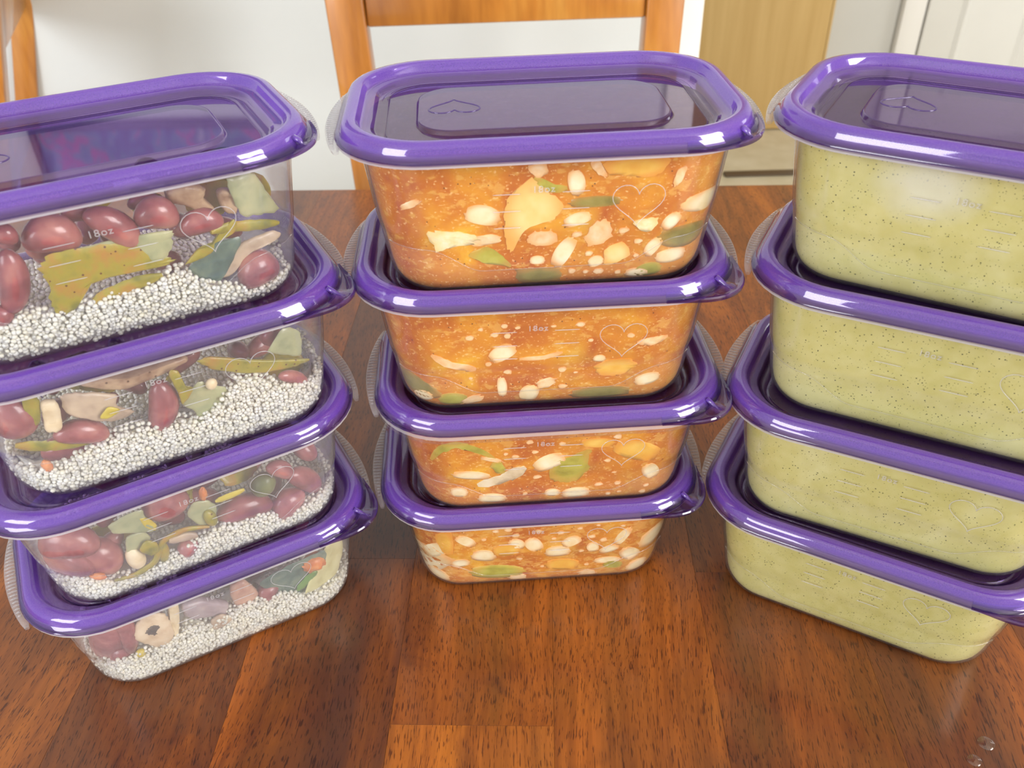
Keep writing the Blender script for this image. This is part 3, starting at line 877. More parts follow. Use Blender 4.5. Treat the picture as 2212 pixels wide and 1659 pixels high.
def quinoa(i, prof):
    """a bed of cooked quinoa: packed grains along the clear walls and over the top, on a solid core"""
    px = np.array([p[0] for p in prof]) * 1e-3; pz = np.array([p[1] for p in prof]) * 1e-3
    px = np.concatenate([[-.08], px, [.08]]); pz = np.concatenate([[max(pz[0] * 0.55, .012)], pz, [pz[-1]]])
    H = lambda x: float(np.interp(x, px, pz))
    def back(y, hy): return 1.0 if y < -hy + .006 else 0.34
    C0 = []
    r0 = .00112
    rng = np.random.default_rng(100 + i)
    for ins, step in ((.0019, .00172), (.0034, .0019)):
        z = .0021; row = 0
        while z < .034:
            hx, hy, r = wall_ring(z, ins + (.0005 if z < .004 else 0))
            rg = ring(hx, hy, r, 0, 8, 2)
            per = [Vector((p.x, p.y, 0)) for p in rg]; per.append(per[0])
            acc = (row % 2) * step * .5; carry = 0.0
            for a, b in zip(per[:-1], per[1:]):
                seg = (b - a).length
                t = acc
                while t < seg:
                    p = a.lerp(b, t / seg)
                    t += step
                    if p.y > 0.010: continue
                    if z > H(p.x) + rng.uniform(-.0012, .0012): continue
                    C0.append((p.x + rng.normal(0, .00042), p.y + abs(rng.normal(0, .0003)), z + rng.normal(0, .00042)))
                acc = t - seg
            z += step * .9; row += 1
    hx, hy, r = wall_ring(.02, .003)
    for x in np.arange(-hx, hx, .0021):
        for y in np.arange(-hy, hy, .0021):
            zz = H(x) * back(y, hy)
            h2x, h2y, r2 = wall_ring(zz, .0042)
            qx, qy = abs(x) - h2x + r2, abs(y) - h2y + r2
            if math.hypot(max(qx, 0), max(qy, 0)) + min(max(qx, qy), 0) > r2: continue
            C0.append((x + rng.normal(0, .0003), y + rng.normal(0, .0003), zz + rng.uniform(-.0006, .0010)))
    C0 = np.array(C0)
    # one little grain: squashed sphere with a curled germ ring read as a flattened rim
    nu, nv = 7, 4
    sv = [(0, 0, 1)]
    for b in range(1, nv):
        p = math.pi * b / nv
        for k in range(nu): sv.append((math.sin(p) * math.cos(2 * math.pi * k / nu), math.sin(p) * math.sin(2 * math.pi * k / nu), math.cos(p)))
    sv.append((0, 0, -1))
    sv = np.array(sv)
    sf = []
    for k in range(nu): sf.append((0, 1 + k, 1 + (k + 1) % nu))
    for b in range(nv - 2):
        for k in range(nu):
            a, c = 1 + b * nu + k, 1 + b * nu + (k + 1) % nu
            sf.append((a, a + nu, c + nu)); sf.append((a, c + nu, c))
    last = len(sv) - 1
    for k in range(nu): sf.append((last, 1 + (nv - 2) * nu + (k + 1) % nu, 1 + (nv - 2) * nu + k))
    sf = np.array(sf)
    n = len(C0)
    ang = rng.uniform(0, 6.28, (n, 3)); sc = rng.uniform(.72, 1.15, n) * r0
    ca, sa = np.cos(ang[:, 0]), np.sin(ang[:, 0]); cb, sb = np.cos(ang[:, 1]), np.sin(ang[:, 1])
    Rz = np.zeros((n, 3, 3)); Rz[:, 0, 0] = ca; Rz[:, 0, 1] = -sa; Rz[:, 1, 0] = sa; Rz[:, 1, 1] = ca; Rz[:, 2, 2] = 1
    Rx = np.zeros((n, 3, 3)); Rx[:, 0, 0] = 1; Rx[:, 1, 1] = cb; Rx[:, 1, 2] = -sb; Rx[:, 2, 1] = sb; Rx[:, 2, 2] = cb
    Q = Rz @ Rx
    flat = sv * np.array([1.0, 1.0, 0.82])
    VV = np.einsum('nij,kj->nki', Q, flat) * sc[:, None, None] + C0[:, None, :]
    VV = VV.reshape(-1, 3)
    FF = (sf[None] + (np.arange(n) * len(sv))[:, None, None]).reshape(-1, 3)
    # solid core
    xs = np.linspace(-1, 1, 25); cv, cf = [], []
    hx, hy, r = wall_ring(.004, .0021)
    for ix, u in enumerate(xs):
        for iy, w_ in enumerate((-1, -.5, 0, .5, 1)):
            x = u * hx; edge = hy if abs(x) < hx - r else hy - r + math.sqrt(max(r * r - (abs(x) - hx + r) ** 2, 0))
            cv.append((x, w_ * edge, max(H(x) * (1.0 if w_ == -1 else 0.5 if w_ == -.5 else 0.34) - .0016, .0035)))
            cv.append((x, w_ * edge, .0034))
    for ix in range(24):
        for iy in range(4):
            a = (ix * 5 + iy) * 2; b = a + 2; c = a + 10; d = c + 2
            cf += [(a, c, d), (a, d, b), (a + 1, d + 1, c + 1), (a + 1, b + 1, d + 1)]
        for iy in (0, 4):
            a = (ix * 5 + iy) * 2; c = a + 10
            cf += [(a, a + 1, c + 1), (a, c + 1, c)]
    for ix in (0, 24):
        for iy in range(4):
            a = (ix * 5 + iy) * 2; b = a + 2
            cf += [(a, b, b + 1), (a, b + 1, a + 1)]
    FF = np.concatenate([FF, np.array(cf) + len(VV)]); VV = np.concatenate([VV, np.array(cv)])
    me = bpy.data.meshes.new('quinoa')
    me.vertices.add(len(VV)); me.vertices.foreach_set('co', VV.astype(np.float32).ravel())
    me.loops.add(len(FF) * 3); me.loops.foreach_set('vertex_index', FF.astype(np.int32).ravel())
    me.polygons.add(len(FF)); me.polygons.foreach_set('loop_start', np.arange(0, len(FF) * 3, 3, dtype=np.int32))
    me.update(calc_edges=True); me.validate()
    me.shade_smooth()
    me.materials.append(M_QUINOA)
    w, a = world_of('L', i, (0, 0, 0))
    o = bpy.data.objects.new('quinoa', me); COL.objects.link(o)
    o.location = w; o.rotation_euler = (0, 0, a)
    tag(o, f'bed of white cooked quinoa grains in the {ORD[i]} tub of the left stack', 'quinoa', 'quinoa beds in the left stack', 'stuff')
    return H

# ----- single pieces of food
def bean_vf(a, b, c, kidney, nu=14, nv=10):
    V, Fc = [], []
    for j in range(nv + 1):
        p = math.pi * j / nv
        for k in range(nu):
            t = 2 * math.pi * k / nu
            x = -math.cos(p); y = math.sin(p) * math.cos(t); z = math.sin(p) * math.sin(t)
            fat = 1 + 0.10 * (abs(x) - .4) * kidney
            V.append(Vector((x * a, y * c * fat, z * b * fat - kidney * b * 0.34 * (x * x - 0.35) * 1.0)))
    for j in range(nv):
        for k in range(nu):
            Fc.append([j * nu + k, j * nu + (k + 1) % nu, (j + 1) * nu + (k + 1) % nu, (j + 1) * nu + k])
    return V, Fc
def spline(P, n, closed):
    P = [Vector((p[0], 0, p[1])) for p in P]; out = []; m_ = len(P)
    segs = m_ if closed else m_ - 1
    for i in range(segs):
        g = (lambda k: P[k % m_]) if closed else (lambda k: P[max(0, min(m_ - 1, k))])
        p0, p1, p2, p3 = g(i - 1), g(i), g(i + 1), g(i + 2)
        for k in range(n):
            t = k / n
            a = p1.lerp(p2, t)
            q = 0.5 * ((2 * p1) + (p2 - p0) * t + (2 * p0 - 5 * p1 + 4 * p2 - p3) * t * t + (3 * p1 - p0 - 3 * p2 + p3) * t ** 3)
            out.append(a.lerp(q, 0.7))
    if not closed: out.append(P[-1])
    return out
def blob_vf(poly, thick, seed, jag=0.05):
    """pillow-shaped piece with the given outline, front towards -y"""
    rng = random.Random(seed)
    O = spline(poly, 5, True)
    c = sum(O, Vector()) / len(O)
    rad = sum((p - c).length for p in O) / len(O)
    ph = [rng.uniform(0, 6.28) for _ in range(6)]
    def bend(p): return thick * 0.22 * (math.sin(p.x / rad * 2.1 + ph[0]) + math.cos(p.z / rad * 2.4 + ph[1]))
    rings_ = []
    jit = [1 + rng.uniform(-jag, jag) for _ in O]
    for q, h in ((0.0, 0.80), (.45, .95), (.8, 1.0), (.95, .6), (1.0, 0.0), (.95, -.6), (.8, -1.0), (.4, -1.0)):
        rr = []
        if q == 0.0: continue
        for p, j in zip(O, jit):
            v = c + (p - c) * q * (j if q > .5 else 1)
            rr.append(Vector((v.x, -h * thick * 0.5 + bend(v) * 0.6, v.z)))
        rings_.append(rr)
    return loft(rings_, cap_start=True, cap_end=True)
def strip_vf(path, width, thick, seed):
    rng = random.Random(seed)
    P = spline(path, 5, False); n = len(P); rows = []
    for i, p in enumerate(P):
        t = (P[min(i + 1, n - 1)] - P[max(i - 1, 0)]).normalized()
        s = Vector((-t.z, 0, t.x))
        e = i / (n - 1)
        w = width * 0.5 * (0.35 + 0.65 * min(1, 4.5 * min(e, 1 - e))) * (1 + rng.uniform(-.1, .1))
        y0 = 0.25 * thick * math.sin(e * 5 + seed)
        rows.append([p + s * (w * u) + Vector((0, y0 + thick * v, 0)) for u, v in ((-1, 0), (-.75, -.42), (0, -.5), (.75, -.42), (1, 0), (.75, .42), (0, .5), (-.75, .42))])
    return loft(rows, cap_start=True, cap_end=True)
GROUPS = {'L': 'beans and vegetables in the {} quinoa tub', 'M': 'beans and vegetables in the {} stew tub'}
KNAME = {'red': ('kidney_bean', 'bean'), 'white': ('white_bean', 'bean'), 'olive': ('green_pepper_piece', 'pepper'), 'darkolive': ('green_pepper_piece', 'pepper'),
         'pale': ('green_pepper_piece', 'pepper'), 'dark': ('green_pepper_piece', 'pepper'), 'yellow': ('yellow_pepper_piece', 'pepper'), 'paleyellow': ('yellow_pepper_piece', 'pepper'),
         'leafgreen': ('green_pepper_piece', 'pepper'), 'pepper': ('green_pepper_piece', 'pepper'), 'pepperd': ('green_pepper_piece', 'pepper'),
         'tan': ('mushroom_piece', 'mushroom'), 'mushroom': ('mushroom_piece', 'mushroom'), 'lilac': ('mushroom_piece', 'mushroom'), 'cream': ('mushroom_piece', 'mushroom'),
         'mushslice': ('mushroom_slice', 'mushroom'), 'pinkish': ('kidney_bean', 'bean'), 'orange': ('vegetable_crumb', 'crumb'),
         'potato': ('potato_chunk', 'potato'), 'squash': ('potato_chunk', 'potato'), 'crumb': ('vegetable_crumb', 'crumb'), 'cheese': ('vegetable_crumb', 'crumb')}
THICK = {'olive': 1.6, 'pale': 1.6, 'dark': 1.4, 'tan': 2.2, 'mushroom': 5, 'lilac': 5, 'cream': 4, 'yellow': 1.2, 'paleyellow': 1.6, 'leafgreen': 1.2, 'mushslice': 3, 'pinkish': 4,
         'potato': 7, 'squash': 6, 'crumb': 4, 'cheese': 4.5, 'pepper': 2.4, 'pepperd': 2.4, 'orange': 2, 'darkolive': 3}
def inner_y(x, z, ins):
    hx, hy, r = wall_ring(max(z, .001), ins)
    ax = min(abs(x), hx - .0005)
    if ax <= hx - r: return -hy
    return -(hy - r) - math.sqrt(max(r * r - (ax - hx + r) ** 2, 0))
KIN = {'kidney_bean': 1, 'white_bean': 0.35}
PLACED = {}
ITEMS = {
'L1': [
 ('e','red',(-19.3,-41.4,47.9),0.0,(9.9,7.4,-10),0,'large kidney bean under the lid,left of centre'),
 ('e','red',(1.1,-41.2,46.3),0.0,(11.3,6.0,-52),0,'pale pink kidney bean slanting down to the right'),
 ('e','red',(16.4,-41.2,47.5),0.0,(8.1,6.6,-14),0,'dark glossy kidney bean beside the embossed heart'),
 ('e','red',(30.8,-40.4,40.8),0.0,(8.5,5.3,2),0,'kidney bean framed by the embossed heart'),
 ('e','red',(-36.7,-39.7,33.8),0.0,(13.5,5.4,-105),0,'upright kidney bean with a brown hole,far left'),
 ('e','red',(-32.7,-42.0,52.9),0.0,(4.0,3.9,-22),0,'cropped kidney bean at the left picture edge under the lid'),
 ('e','red',(49.8,-35.7,11.7),18.6,(9.2,8.3,6),0,'kidney bean sunk in quinoa at the lower right corner'),
 ('e','red',(-44.4,-37.9,22.0),-1.7,(4.1,4.1,-86),0,'cropped kidney bean resting on quinoa,lower left'),
 ('e','red',(-9.4,-32.7,51.3),0.0,(5.5,3.7,-8),9,'kidney bean half hidden behind two front beans'),
 ('e','red',(14.3,-32.5,49.9),0.0,(6.5,3.8,-14),9,'dark kidney bean tucked deep under the lid'),
 ('p','mushroom',(29.7,-40.4,50.6),0.0,[(-8.3,4.2),(-3.1,6.4),(2.2,5.5),(5.8,2.2),(4.6,-1.7),(7.5,-7.5),(2.6,-7.0),(-2.7,-2.8),(-8.1,0.0)],3,'tan mushroom chunk just under the lid'),
 ('p','olive',(-10.4,-41.4,30.2),0.0,[(-16.6,7.6),(-11.6,12.2),(-1.0,12.4),(14.6,10.2),(26.6,0.2),(28.0,-1.8),(23.4,-3.1),(4.2,-2.3),(-5.8,-4.5),(-10.4,-12.3),(-14.8,-13.2),(-17.4,-8.5),(-15.5,1.5)],0,'olive pepper sheet with browned edge,the largest'),
 ('p','pale',(4.4,-40.7,36.3),0.0,[(-18.1,5.5),(-2.9,6.3),(14.7,5.2),(15.0,1.5),(11.7,-5.1),(5.5,-7.8),(-9.3,-6.5),(-15.0,0.3)],1,'grey green pepper skin above the olive sheet'),
 ('s','olive',(0.9,-38.7,21.8),0.0,([(-16.2,-3.9),(-9.0,-1.9),(0.0,0.0),(11.4,1.2)],5.6),1,'narrow green pepper strip lying on the quinoa'),
 ('p','olive',(33.2,-39.5,31.2),0.0,[(-11.6,-6.1),(-6.0,-1.2),(-0.9,-1.1),(4.2,5.1),(10.0,8.1),(9.7,2.9),(1.6,1.3),(-0.7,-3.4),(-6.3,-5.7)],2,'jagged olive pepper scrap under the heart'),
 ('s','olive',(51.8,-40.2,32.8),18.7,([(-18.7,4.0),(-10.1,2.8),(-0.0,0.0),(10.6,-2.8)],4.5),0,'straight olive pepper strip at the right'),
 ('p','pale',(51.6,-40.2,46.5),17.8,[(-8.8,9.8),(-3.2,9.3),(3.1,7.9),(7.6,-2.2),(11.7,-11.1),(3.3,-9.9),(-4.6,-7.3),(-8.1,1.9)],2,'pale pepper sheet in the upper right corner'),
 ('p','dark',(32.4,-35.8,22.3),0.0,[(-10.3,-0.6),(-4.8,4.1),(1.8,7.6),(12.3,7.1),(7.3,-1.8),(0.9,-10.4),(-7.0,-6.4)],4,'blue green pepper skin behind the heart'),
 ('p','tan',(46.2,-37.6,20.2),6.8,[(-12.8,-7.3),(-8.1,-0.1),(-0.1,5.9),(12.1,6.6),(15.2,3.2),(5.7,2.4),(-3.6,-2.5),(-8.1,-8.2)],2,'beige pepper flesh curling around the corner bean'),
 ('p','mushroom',(42.7,-40.1,46.2),0.0,[(-3.6,3.7),(0.4,4.9),(4.1,0.5),(1.7,-5.5),(-2.5,-3.7)],3,'small tan mushroom scrap above the heart'),
],
'L2': [
 ('e','red',(-57.9,-36.3,43.1),-36.5,(11.9,9.1,-109),0,'round kidney bean at the left picture edge'),
 ('e','red',(-35.8,-38.0,28.9),0.0,(10.5,5.7,-22),1,'long kidney bean lying on the quinoa'),
 ('e','red',(-4.3,-39.2,30.6),0.0,(13.4,6.3,-105),0,'upright kidney bean in the middle'),
 ('e','red',(46.1,-34.2,46.0),5.8,(4.9,5.6,14),7,'dark kidney bean under the lid at right'),
 ('e','red',(50.4,-36.1,23.9),19.4,(9.2,3.3,-42),1,'pinkish kidney bean in the right corner'),
 ('p','olive',(34.7,-42.1,38.5),0.0,[(-20.6,9.0),(-16.0,9.9),(-0.7,2.8),(12.8,-2.4),(24.2,-6.3),(18.7,-8.0),(6.3,-6.6),(-5.3,-2.9),(-16.0,3.1)],0,'wide olive pepper strip behind the heart'),
 ('p','olive',(4.9,-42.4,40.6),0.0,[(-3.3,8.3),(0.5,8.1),(1.8,-1.0),(4.4,-3.0),(-1.4,-9.6),(-2.0,-3.2)],0,'yellow green pepper curl beside the upright bean'),
 ('p','pale',(12.8,-38.7,26.1),0.0,[(-9.3,3.1),(-1.2,12.1),(7.9,5.6),(11.0,-0.6),(2.8,-6.0),(-5.8,-11.3),(-5.2,-3.5)],2,'pale green pepper sheet dipping into the quinoa'),
 ('s','olive',(-42.8,-40.5,25.4),0.0,([(-16.5,6.4),(-8.4,2.8),(0.0,0.0),(11.9,-2.7)],5.3),0,'long yellow pepper strip at lower left'),
 ('p','yellow',(-23.3,-42.0,37.9),0.0,[(-4.2,-0.6),(0.1,3.5),(3.7,0.6),(1.9,-1.4),(-1.5,-2.2)],0,'small bright yellow pepper flake'),
 ('p','pale',(51.0,-41.1,43.9),15.9,[(-10.0,1.2),(-1.5,9.3),(5.3,5.1),(6.3,-3.6),(4.4,-8.7),(-4.2,-3.7)],1,'pale pepper sheet in the upper right corner'),
 ('p','mushroom',(-9.3,-40.4,48.9),0.0,[(-20.8,2.2),(-14.7,4.5),(-1.1,1.7),(17.2,2.2),(19.9,-0.2),(10.7,-2.9),(-0.6,-3.8),(-8.9,-4.0)],3,'brown mushroom cap under the lid'),
 ('p','tan',(-27.0,-40.4,40.6),0.0,[(-10.7,9.5),(-5.2,9.9),(7.9,3.6),(6.9,-2.4),(12.5,-8.5),(4.4,-9.7),(-3.9,-5.1),(-10.7,1.5)],2,'grey beige mushroom blob left of the upright bean'),
 ('p','cream',(-43.1,-41.8,43.4),0.0,[(-1.3,7.3),(3.0,6.8),(3.7,1.2),(1.4,-8.3),(-4.0,-8.1),(-2.8,0.5)],1,'cream mushroom stem at left'),
 ('e','cream',(16.4,-40.1,36.8),0.0,(2.4,2.7,-22),0,'small round onion bit under the heart'),
 ('e','orange',(-51.2,-36.2,19.1),-21.7,(3.1,2.1,-89),0,'orange crumb on the quinoa at lower left'),
 ('p','olive',(-48.5,-39.9,47.4),-10.3,[(-1.5,5.9),(3.0,7.2),(3.8,2.6),(0.6,-7.2),(-3.3,-7.9),(-2.6,-0.9)],3,'dull green pepper piece beside the cream stem'),
],
'L3': [
 ('e','red',(-55.2,-37.6,39.8),-28.9,(13.0,9.3,3),0,'orange edged kidney bean at the left'),
 ('e','red',(-46.5,-36.0,23.7),-7.9,(12.0,9.7,-45),2,'pinkish kidney bean in the lower left'),
 ('e','red',(-61.6,-27.5,21.7),-60.6,(18.4,12.1,32),0,'small kidney bean low at the left corner'),
 ('e','red',(-12.6,-41.1,45.9),0.0,(9.7,10.0,32),0,'large kidney bean in the middle under the lid'),
 ('e','red',(38.2,-40.6,42.4),0.0,(7.3,4.5,-49),0,'kidney bean touching the lid above the heart'),
 ('e','red',(19.4,-36.8,22.4),0.0,(13.5,7.3,-11),1,'long hazy kidney bean under the heart'),
 ('e','red',(38.8,-35.8,13.8),0.0,(9.6,7.9,44),1,'tilted kidney bean right of the long one'),
 ('e','red',(50.6,-33.5,22.5),22.7,(14.8,6.0,-57),3,'pale kidney bean in the upper right corner'),
 ('e','red',(-9.9,-36.8,13.7),0.0,(5.1,4.8,49),0,'broken orange red bean with a seed ring'),
 ('e','red',(-38.7,-30.6,26.7),0.0,(4.6,6.8,-32),8,'dark bean deep behind the lower left'),
 ('p','pale',(-27.4,-42.8,44.1),0.0,[(-8.9,4.1),(-2.3,7.2),(4.9,7.1),(5.4,0.3),(8.3,-6.3),(5.7,-7.8),(-3.7,-3.8),(-8.9,-1.3)],0,'pale green pepper square under the lid'),
 ('p','yellow',(-21.8,-43.6,41.5),0.0,[(-2.7,5.4),(0.5,3.5),(2.8,-2.7),(1.4,-5.3),(-2.0,-1.0)],-1,'yellow pepper corner on the pale square'),
 ('s','olive',(-19.1,-41.5,25.6),0.0,([(-24.2,-11.7),(-14.9,-13.7),(-5.9,-10.4),(0.0,0.0),(9.9,2.7),(20.4,-0.7)],3.2),-1,'long winding olive pepper strip'),
 ('p','olive',(-24.7,-40.5,25.4),0.0,[(-4.5,1.1),(-0.5,5.5),(3.2,1.9),(2.7,-3.5),(-0.8,-5.1)],0,'olive pepper lobe left of the winding strip'),
 ('e','olive',(-20.6,-36.2,18.1),0.0,(7.1,2.9,-97),1,'round green pepper piece under the strip'),
 ('e','darkolive',(29.7,-38.7,34.6),0.0,(5.9,6.7,-29),1,'dark green olive disc inside the heart'),
 ('s','yellow',(13.4,-42.5,40.3),0.0,([(-6.5,-0.8),(0.0,0.0),(6.9,0.4)],3.6),0,'short yellow green strip under the lid'),
 ('e','olive',(3.0,-39.1,29.5),0.0,(5.6,2.9,-82),0,'small yellow green pepper bit in the centre'),
 ('p','pale',(1.0,-39.5,33.6),0.0,[(-7.1,1.8),(-2.7,7.8),(3.2,6.2),(6.1,0.3),(2.8,-7.8),(-2.2,-8.7)],2,'grey green pepper sheet in the centre'),
 ('e','cream',(-31.9,-36.5,19.7),0.0,(7.5,4.1,-86),1,'cream mushroom lump beside the strip'),
 ('s','tan',(-10.6,-39.9,23.6),0.0,([(-6.1,2.3),(0.0,-0.0),(6.0,-1.7)],4.9),0,'tan mushroom strip above the broken bean'),
 ('e','orange',(3.0,-42.2,46.7),0.0,(4.0,1.8,-95),-1,'orange crumb under the lid'),
 ('e','orange',(-48.1,-38.0,19.3),-11.7,(3.4,1.8,-32),-1,'flat orange flake at the lower left'),
 ('p','pale',(-28.8,-38.3,29.5),0.0,[(-3.3,4.8),(2.7,4.8),(5.9,-0.9),(0.6,-3.9),(-5.8,-4.9)],3,'greyish pepper scrap behind the winding strip'),
],
'L4': [
 ('e','red',(-56.7,-33.5,35.3),-38.7,(26.4,11.1,-107),2,'large upright kidney bean at the left'),
 ('e','red',(-45.4,-39.4,39.9),-2.8,(16.6,4.4,-95),1,'slender upright kidney bean next to the mushroom'),
 ('e','red',(-52.1,-35.2,22.7),-25.0,(5.0,7.0,-28),1,'small kidney bean low beside the mushroom'),
 ('e','red',(20.7,-37.9,27.9),0.0,(5.5,6.0,-34),1,'kidney bean beside the dark green pepper'),
 ('p','mushslice',(-34.1,-41.9,36.9),0.0,[(-9.3,1.5),(-5.4,9.8),(0.2,13.1),(5.9,10.5),(7.8,4.7),(7.6,-7.4),(3.3,-15.1),(-2.9,-12.8),(-6.9,-5.7)],0,'sliced mushroom showing its dark gills'),
 ('p','cream',(-24.2,-41.3,38.2),0.0,[(-0.1,12.8),(3.8,10.1),(2.0,-3.5),(-2.5,-15.9),(-3.2,-4.3)],1,'cream mushroom stem beside the slice'),
 ('p','lilac',(-9.0,-39.6,33.7),0.0,[(-10.4,11.1),(-0.9,8.9),(9.2,-1.1),(9.4,-9.0),(2.4,-8.7),(-9.1,-1.9)],2,'grey lilac mushroom cap in the middle'),
 ('p','pinkish',(8.8,-40.9,36.8),0.0,[(-4.8,7.8),(1.7,10.1),(5.6,2.4),(6.6,-7.4),(-3.1,-11.5),(-5.8,-2.0)],1,'tan pink bean half near the middle'),
 ('p','tan',(-5.4,-41.1,23.5),0.0,[(-4.0,2.9),(1.6,5.1),(5.9,-0.3),(0.6,-4.4),(-4.0,-3.4)],-1,'tan mushroom scrap on the quinoa'),
 ('p','dark',(36.7,-39.6,32.6),0.0,[(-18.6,6.0),(-7.1,10.4),(7.6,11.4),(16.1,12.0),(15.0,2.4),(6.5,-4.4),(2.0,-17.1),(-7.3,-15.5),(-13.4,-6.6)],2,'large dark blue green pepper skin'),
 ('s','leafgreen',(40.5,-40.0,28.0),0.0,([(-5.8,-4.7),(0.0,0.0),(5.7,3.9)],5.2),1,'bright green pepper rim on the dark skin'),
 ('p','paleyellow',(53.3,-39.3,29.1),23.1,[(-14.9,-9.9),(-8.8,1.8),(0.7,12.8),(8.4,17.0),(12.5,6.1),(7.0,-14.0),(-4.4,-14.7)],0,'pale yellow pepper sheet in the right corner'),
 ('e','orange',(46.0,-41.1,37.3),4.2,(6.1,5.6,-23),-1,'orange mushroom crumb on the dark skin'),
 ('e','yellow',(-43.6,-39.2,24.0),0.0,(2.4,2.6,-4),-1,'small yellow flake under the mushroom slice'),
],
'M1': [
 ('e','white',(-27.6,-40.0,37.4),0.0,(6.3,4.5,-15),0,'bright white bean left of the big potato chunk'),
 ('e','white',(8.6,-41.4,49.6),0.0,(5.0,3.4,-79),0,'white bean under the lid,right of the potato'),
 ('e','white',(9.6,-39.5,33.4),0.0,(5.1,2.9,18),0,'white bean just right of the big potato chunk'),
 ('e','white',(4.6,-37.5,18.1),0.0,(7.1,3.6,62),0,'tilted white bean below the big potato chunk'),
 ('e','white',(48.6,-36.1,13.1),14.9,(6.1,3.5,1),0,'white bean at the lower right corner'),
 ('e','white',(59.6,-33.6,35.6),44.3,(10.8,4.6,-6),0,'white bean at the right end near mid height'),
 ('e','white',(46.9,-39.0,30.1),7.5,(4.1,3.0,49),0,'small white bean above the dark pepper at right'),
 ('e','white',(41.1,-37.1,18.4),0.0,(4.4,2.7,57),0,'leaning white bean left of the dark pepper'),
 ('e','white',(35.5,-34.3,3.0),0.0,(4.5,2.8,-4),0,'white bean at the bottom,right of centre'),
 ('e','white',(-6.1,-36.8,14.9),0.0,(2.8,2.1,-4),0,'tiny white bean at the bottom centre'),
 ('e','white',(17.9,-36.5,12.8),0.0,(2.9,2.6,21),0,'stubby white bean beside the potato wedge'),
 ('p','potato',(-10.6,-41.8,35.4),0.0,[(-8.1,-7.9),(-7.9,0.8),(-5.9,9.0),(2.1,16.6),(7.8,10.9),(13.6,4.2),(10.4,-1.3),(-0.4,-5.4),(-5.1,-15.0),(-7.2,-13.8)],0,'big pale potato chunk,the largest'),
 ('p','squash',(30.4,-44.2,54.6),0.0,[(-11.2,2.0),(-6.5,4.1),(12.6,3.4),(10.0,-2.7),(3.7,-4.3),(-8.5,-2.6)],0,'yellow potato chunk touching the lid'),
 ('p','crumb',(17.0,-44.9,54.8),0.0,[(-3.5,2.4),(0.4,3.0),(3.2,-3.3),(-0.1,-2.2)],-1,'pale sliver left of the yellow potato chunk'),
 ('p','potato',(25.8,-39.0,16.2),0.0,[(-5.1,1.6),(2.4,5.1),(5.9,-1.2),(-3.3,-5.6)],0,'potato wedge in the lower right'),
 ('p','cheese',(-39.3,-41.4,26.3),0.0,[(-9.8,3.1),(-4.7,4.4),(5.9,3.0),(9.5,0.4),(7.7,-3.0),(-1.9,-3.3),(-6.6,-4.7)],-1,'bright white crumbled lump above the green pepper'),
 ('e','crumb',(-26.8,-38.4,25.9),0.0,(5.9,2.6,3),0,'flat pale crumble right of the white lump'),
 ('p','crumb',(-4.5,-40.2,25.1),0.0,[(-5.2,0.7),(-1.4,3.9),(4.5,2.6),(6.2,-2.0),(0.3,-3.6),(-4.4,-1.8)],0,'pale crumble at the foot of the potato chunk'),
 ('p','cheese',(37.2,-42.2,29.1),0.0,[(-4.9,1.5),(-0.8,2.6),(4.2,2.5),(2.7,-3.2),(-1.1,-3.4)],-1,'white angular crumble,right of centre'),
 ('p','crumb',(18.2,-40.6,25.7),0.0,[(-5.1,-0.7),(-1.6,5.5),(3.4,6.1),(5.5,-1.3),(1.4,-4.6),(-3.6,-5.2)],0,'knobbly pale crumble in the centre'),
 ('p','crumb',(-5.6,-44.4,55.4),0.0,[(-4.0,2.0),(2.6,2.5),(2.7,-1.9),(-1.3,-2.6)],0,'pale crumble touching the lid'),
 ('p','crumb',(48.0,-43.4,49.5),7.7,[(-1.9,-1.5),(-0.5,3.7),(2.5,3.4),(1.1,-1.8),(-1.2,-3.8)],0,'thin pale crumble near the top right'),
 ('e','crumb',(-53.7,-38.6,42.6),-24.3,(4.2,1.4,26),0,'small pale crumble in the upper left'),
 ('s','pepper',(-0.4,-43.3,47.5),0.0,([(-7.2,4.9),(0.0,0.0),(5.6,-0.3)],4.5),0,'green pepper strip beside the big potato'),
 ('e','pepperd',(16.4,-40.3,41.0),0.0,(9.2,2.5,0),0,'flat olive pepper strip above the centre'),
 ('p','pepper',(-24.6,-39.1,17.0),0.0,[(-8.4,1.8),(-1.5,5.3),(4.3,0.4),(7.6,-4.9),(-1.8,-2.7)],0,'light green pepper wedge at lower left'),
 ('p','pepperd',(-5.5,-38.6,6.6),0.0,[(-9.0,3.8),(9.2,3.1),(8.5,-3.6),(-8.6,-3.4)],-1,'square dark green pepper at the bottom'),
 ('e','pepperd',(53.2,-35.7,21.7),27.2,(10.5,5.6,-4),0,'dark green pepper at the right corner'),
 ('e','pepper',(40.3,-35.6,6.9),0.0,(5.0,3.7,15),0,'green pepper bit at the bottom right'),
],
'M2': [
 ('e','white',(-19.4,-39.5,34.2),0.0,(5.8,4.2,32),0,'bright white bean left of centre'),
 ('e','white',(45.8,-36.9,14.0),6.2,(5.4,3.5,10),0,'white bean at the lower right'),
 ('e','white',(-7.6,-36.4,9.1),0.0,(4.5,4.7,-18),0,'round white bean at the bottom centre'),
 ('e','white',(-20.0,-36.7,13.8),0.0,(5.4,2.3,-88),0,'upright white bean near the bottom'),
 ('e','white',(-54.4,-32.7,8.0),-35.1,(5.4,3.3,23),0,'small white bean at the lower left'),
 ('e','white',(23.4,-39.1,28.3),0.0,(2.5,2.0,-4),0,'tiny white bean right of centre'),
 ('s','crumb',(-42.2,-41.1,28.6),0.0,([(-8.1,5.9),(-0.0,-0.0),(11.0,-3.4)],5.1),0,'crescent shaped pale slice at left'),
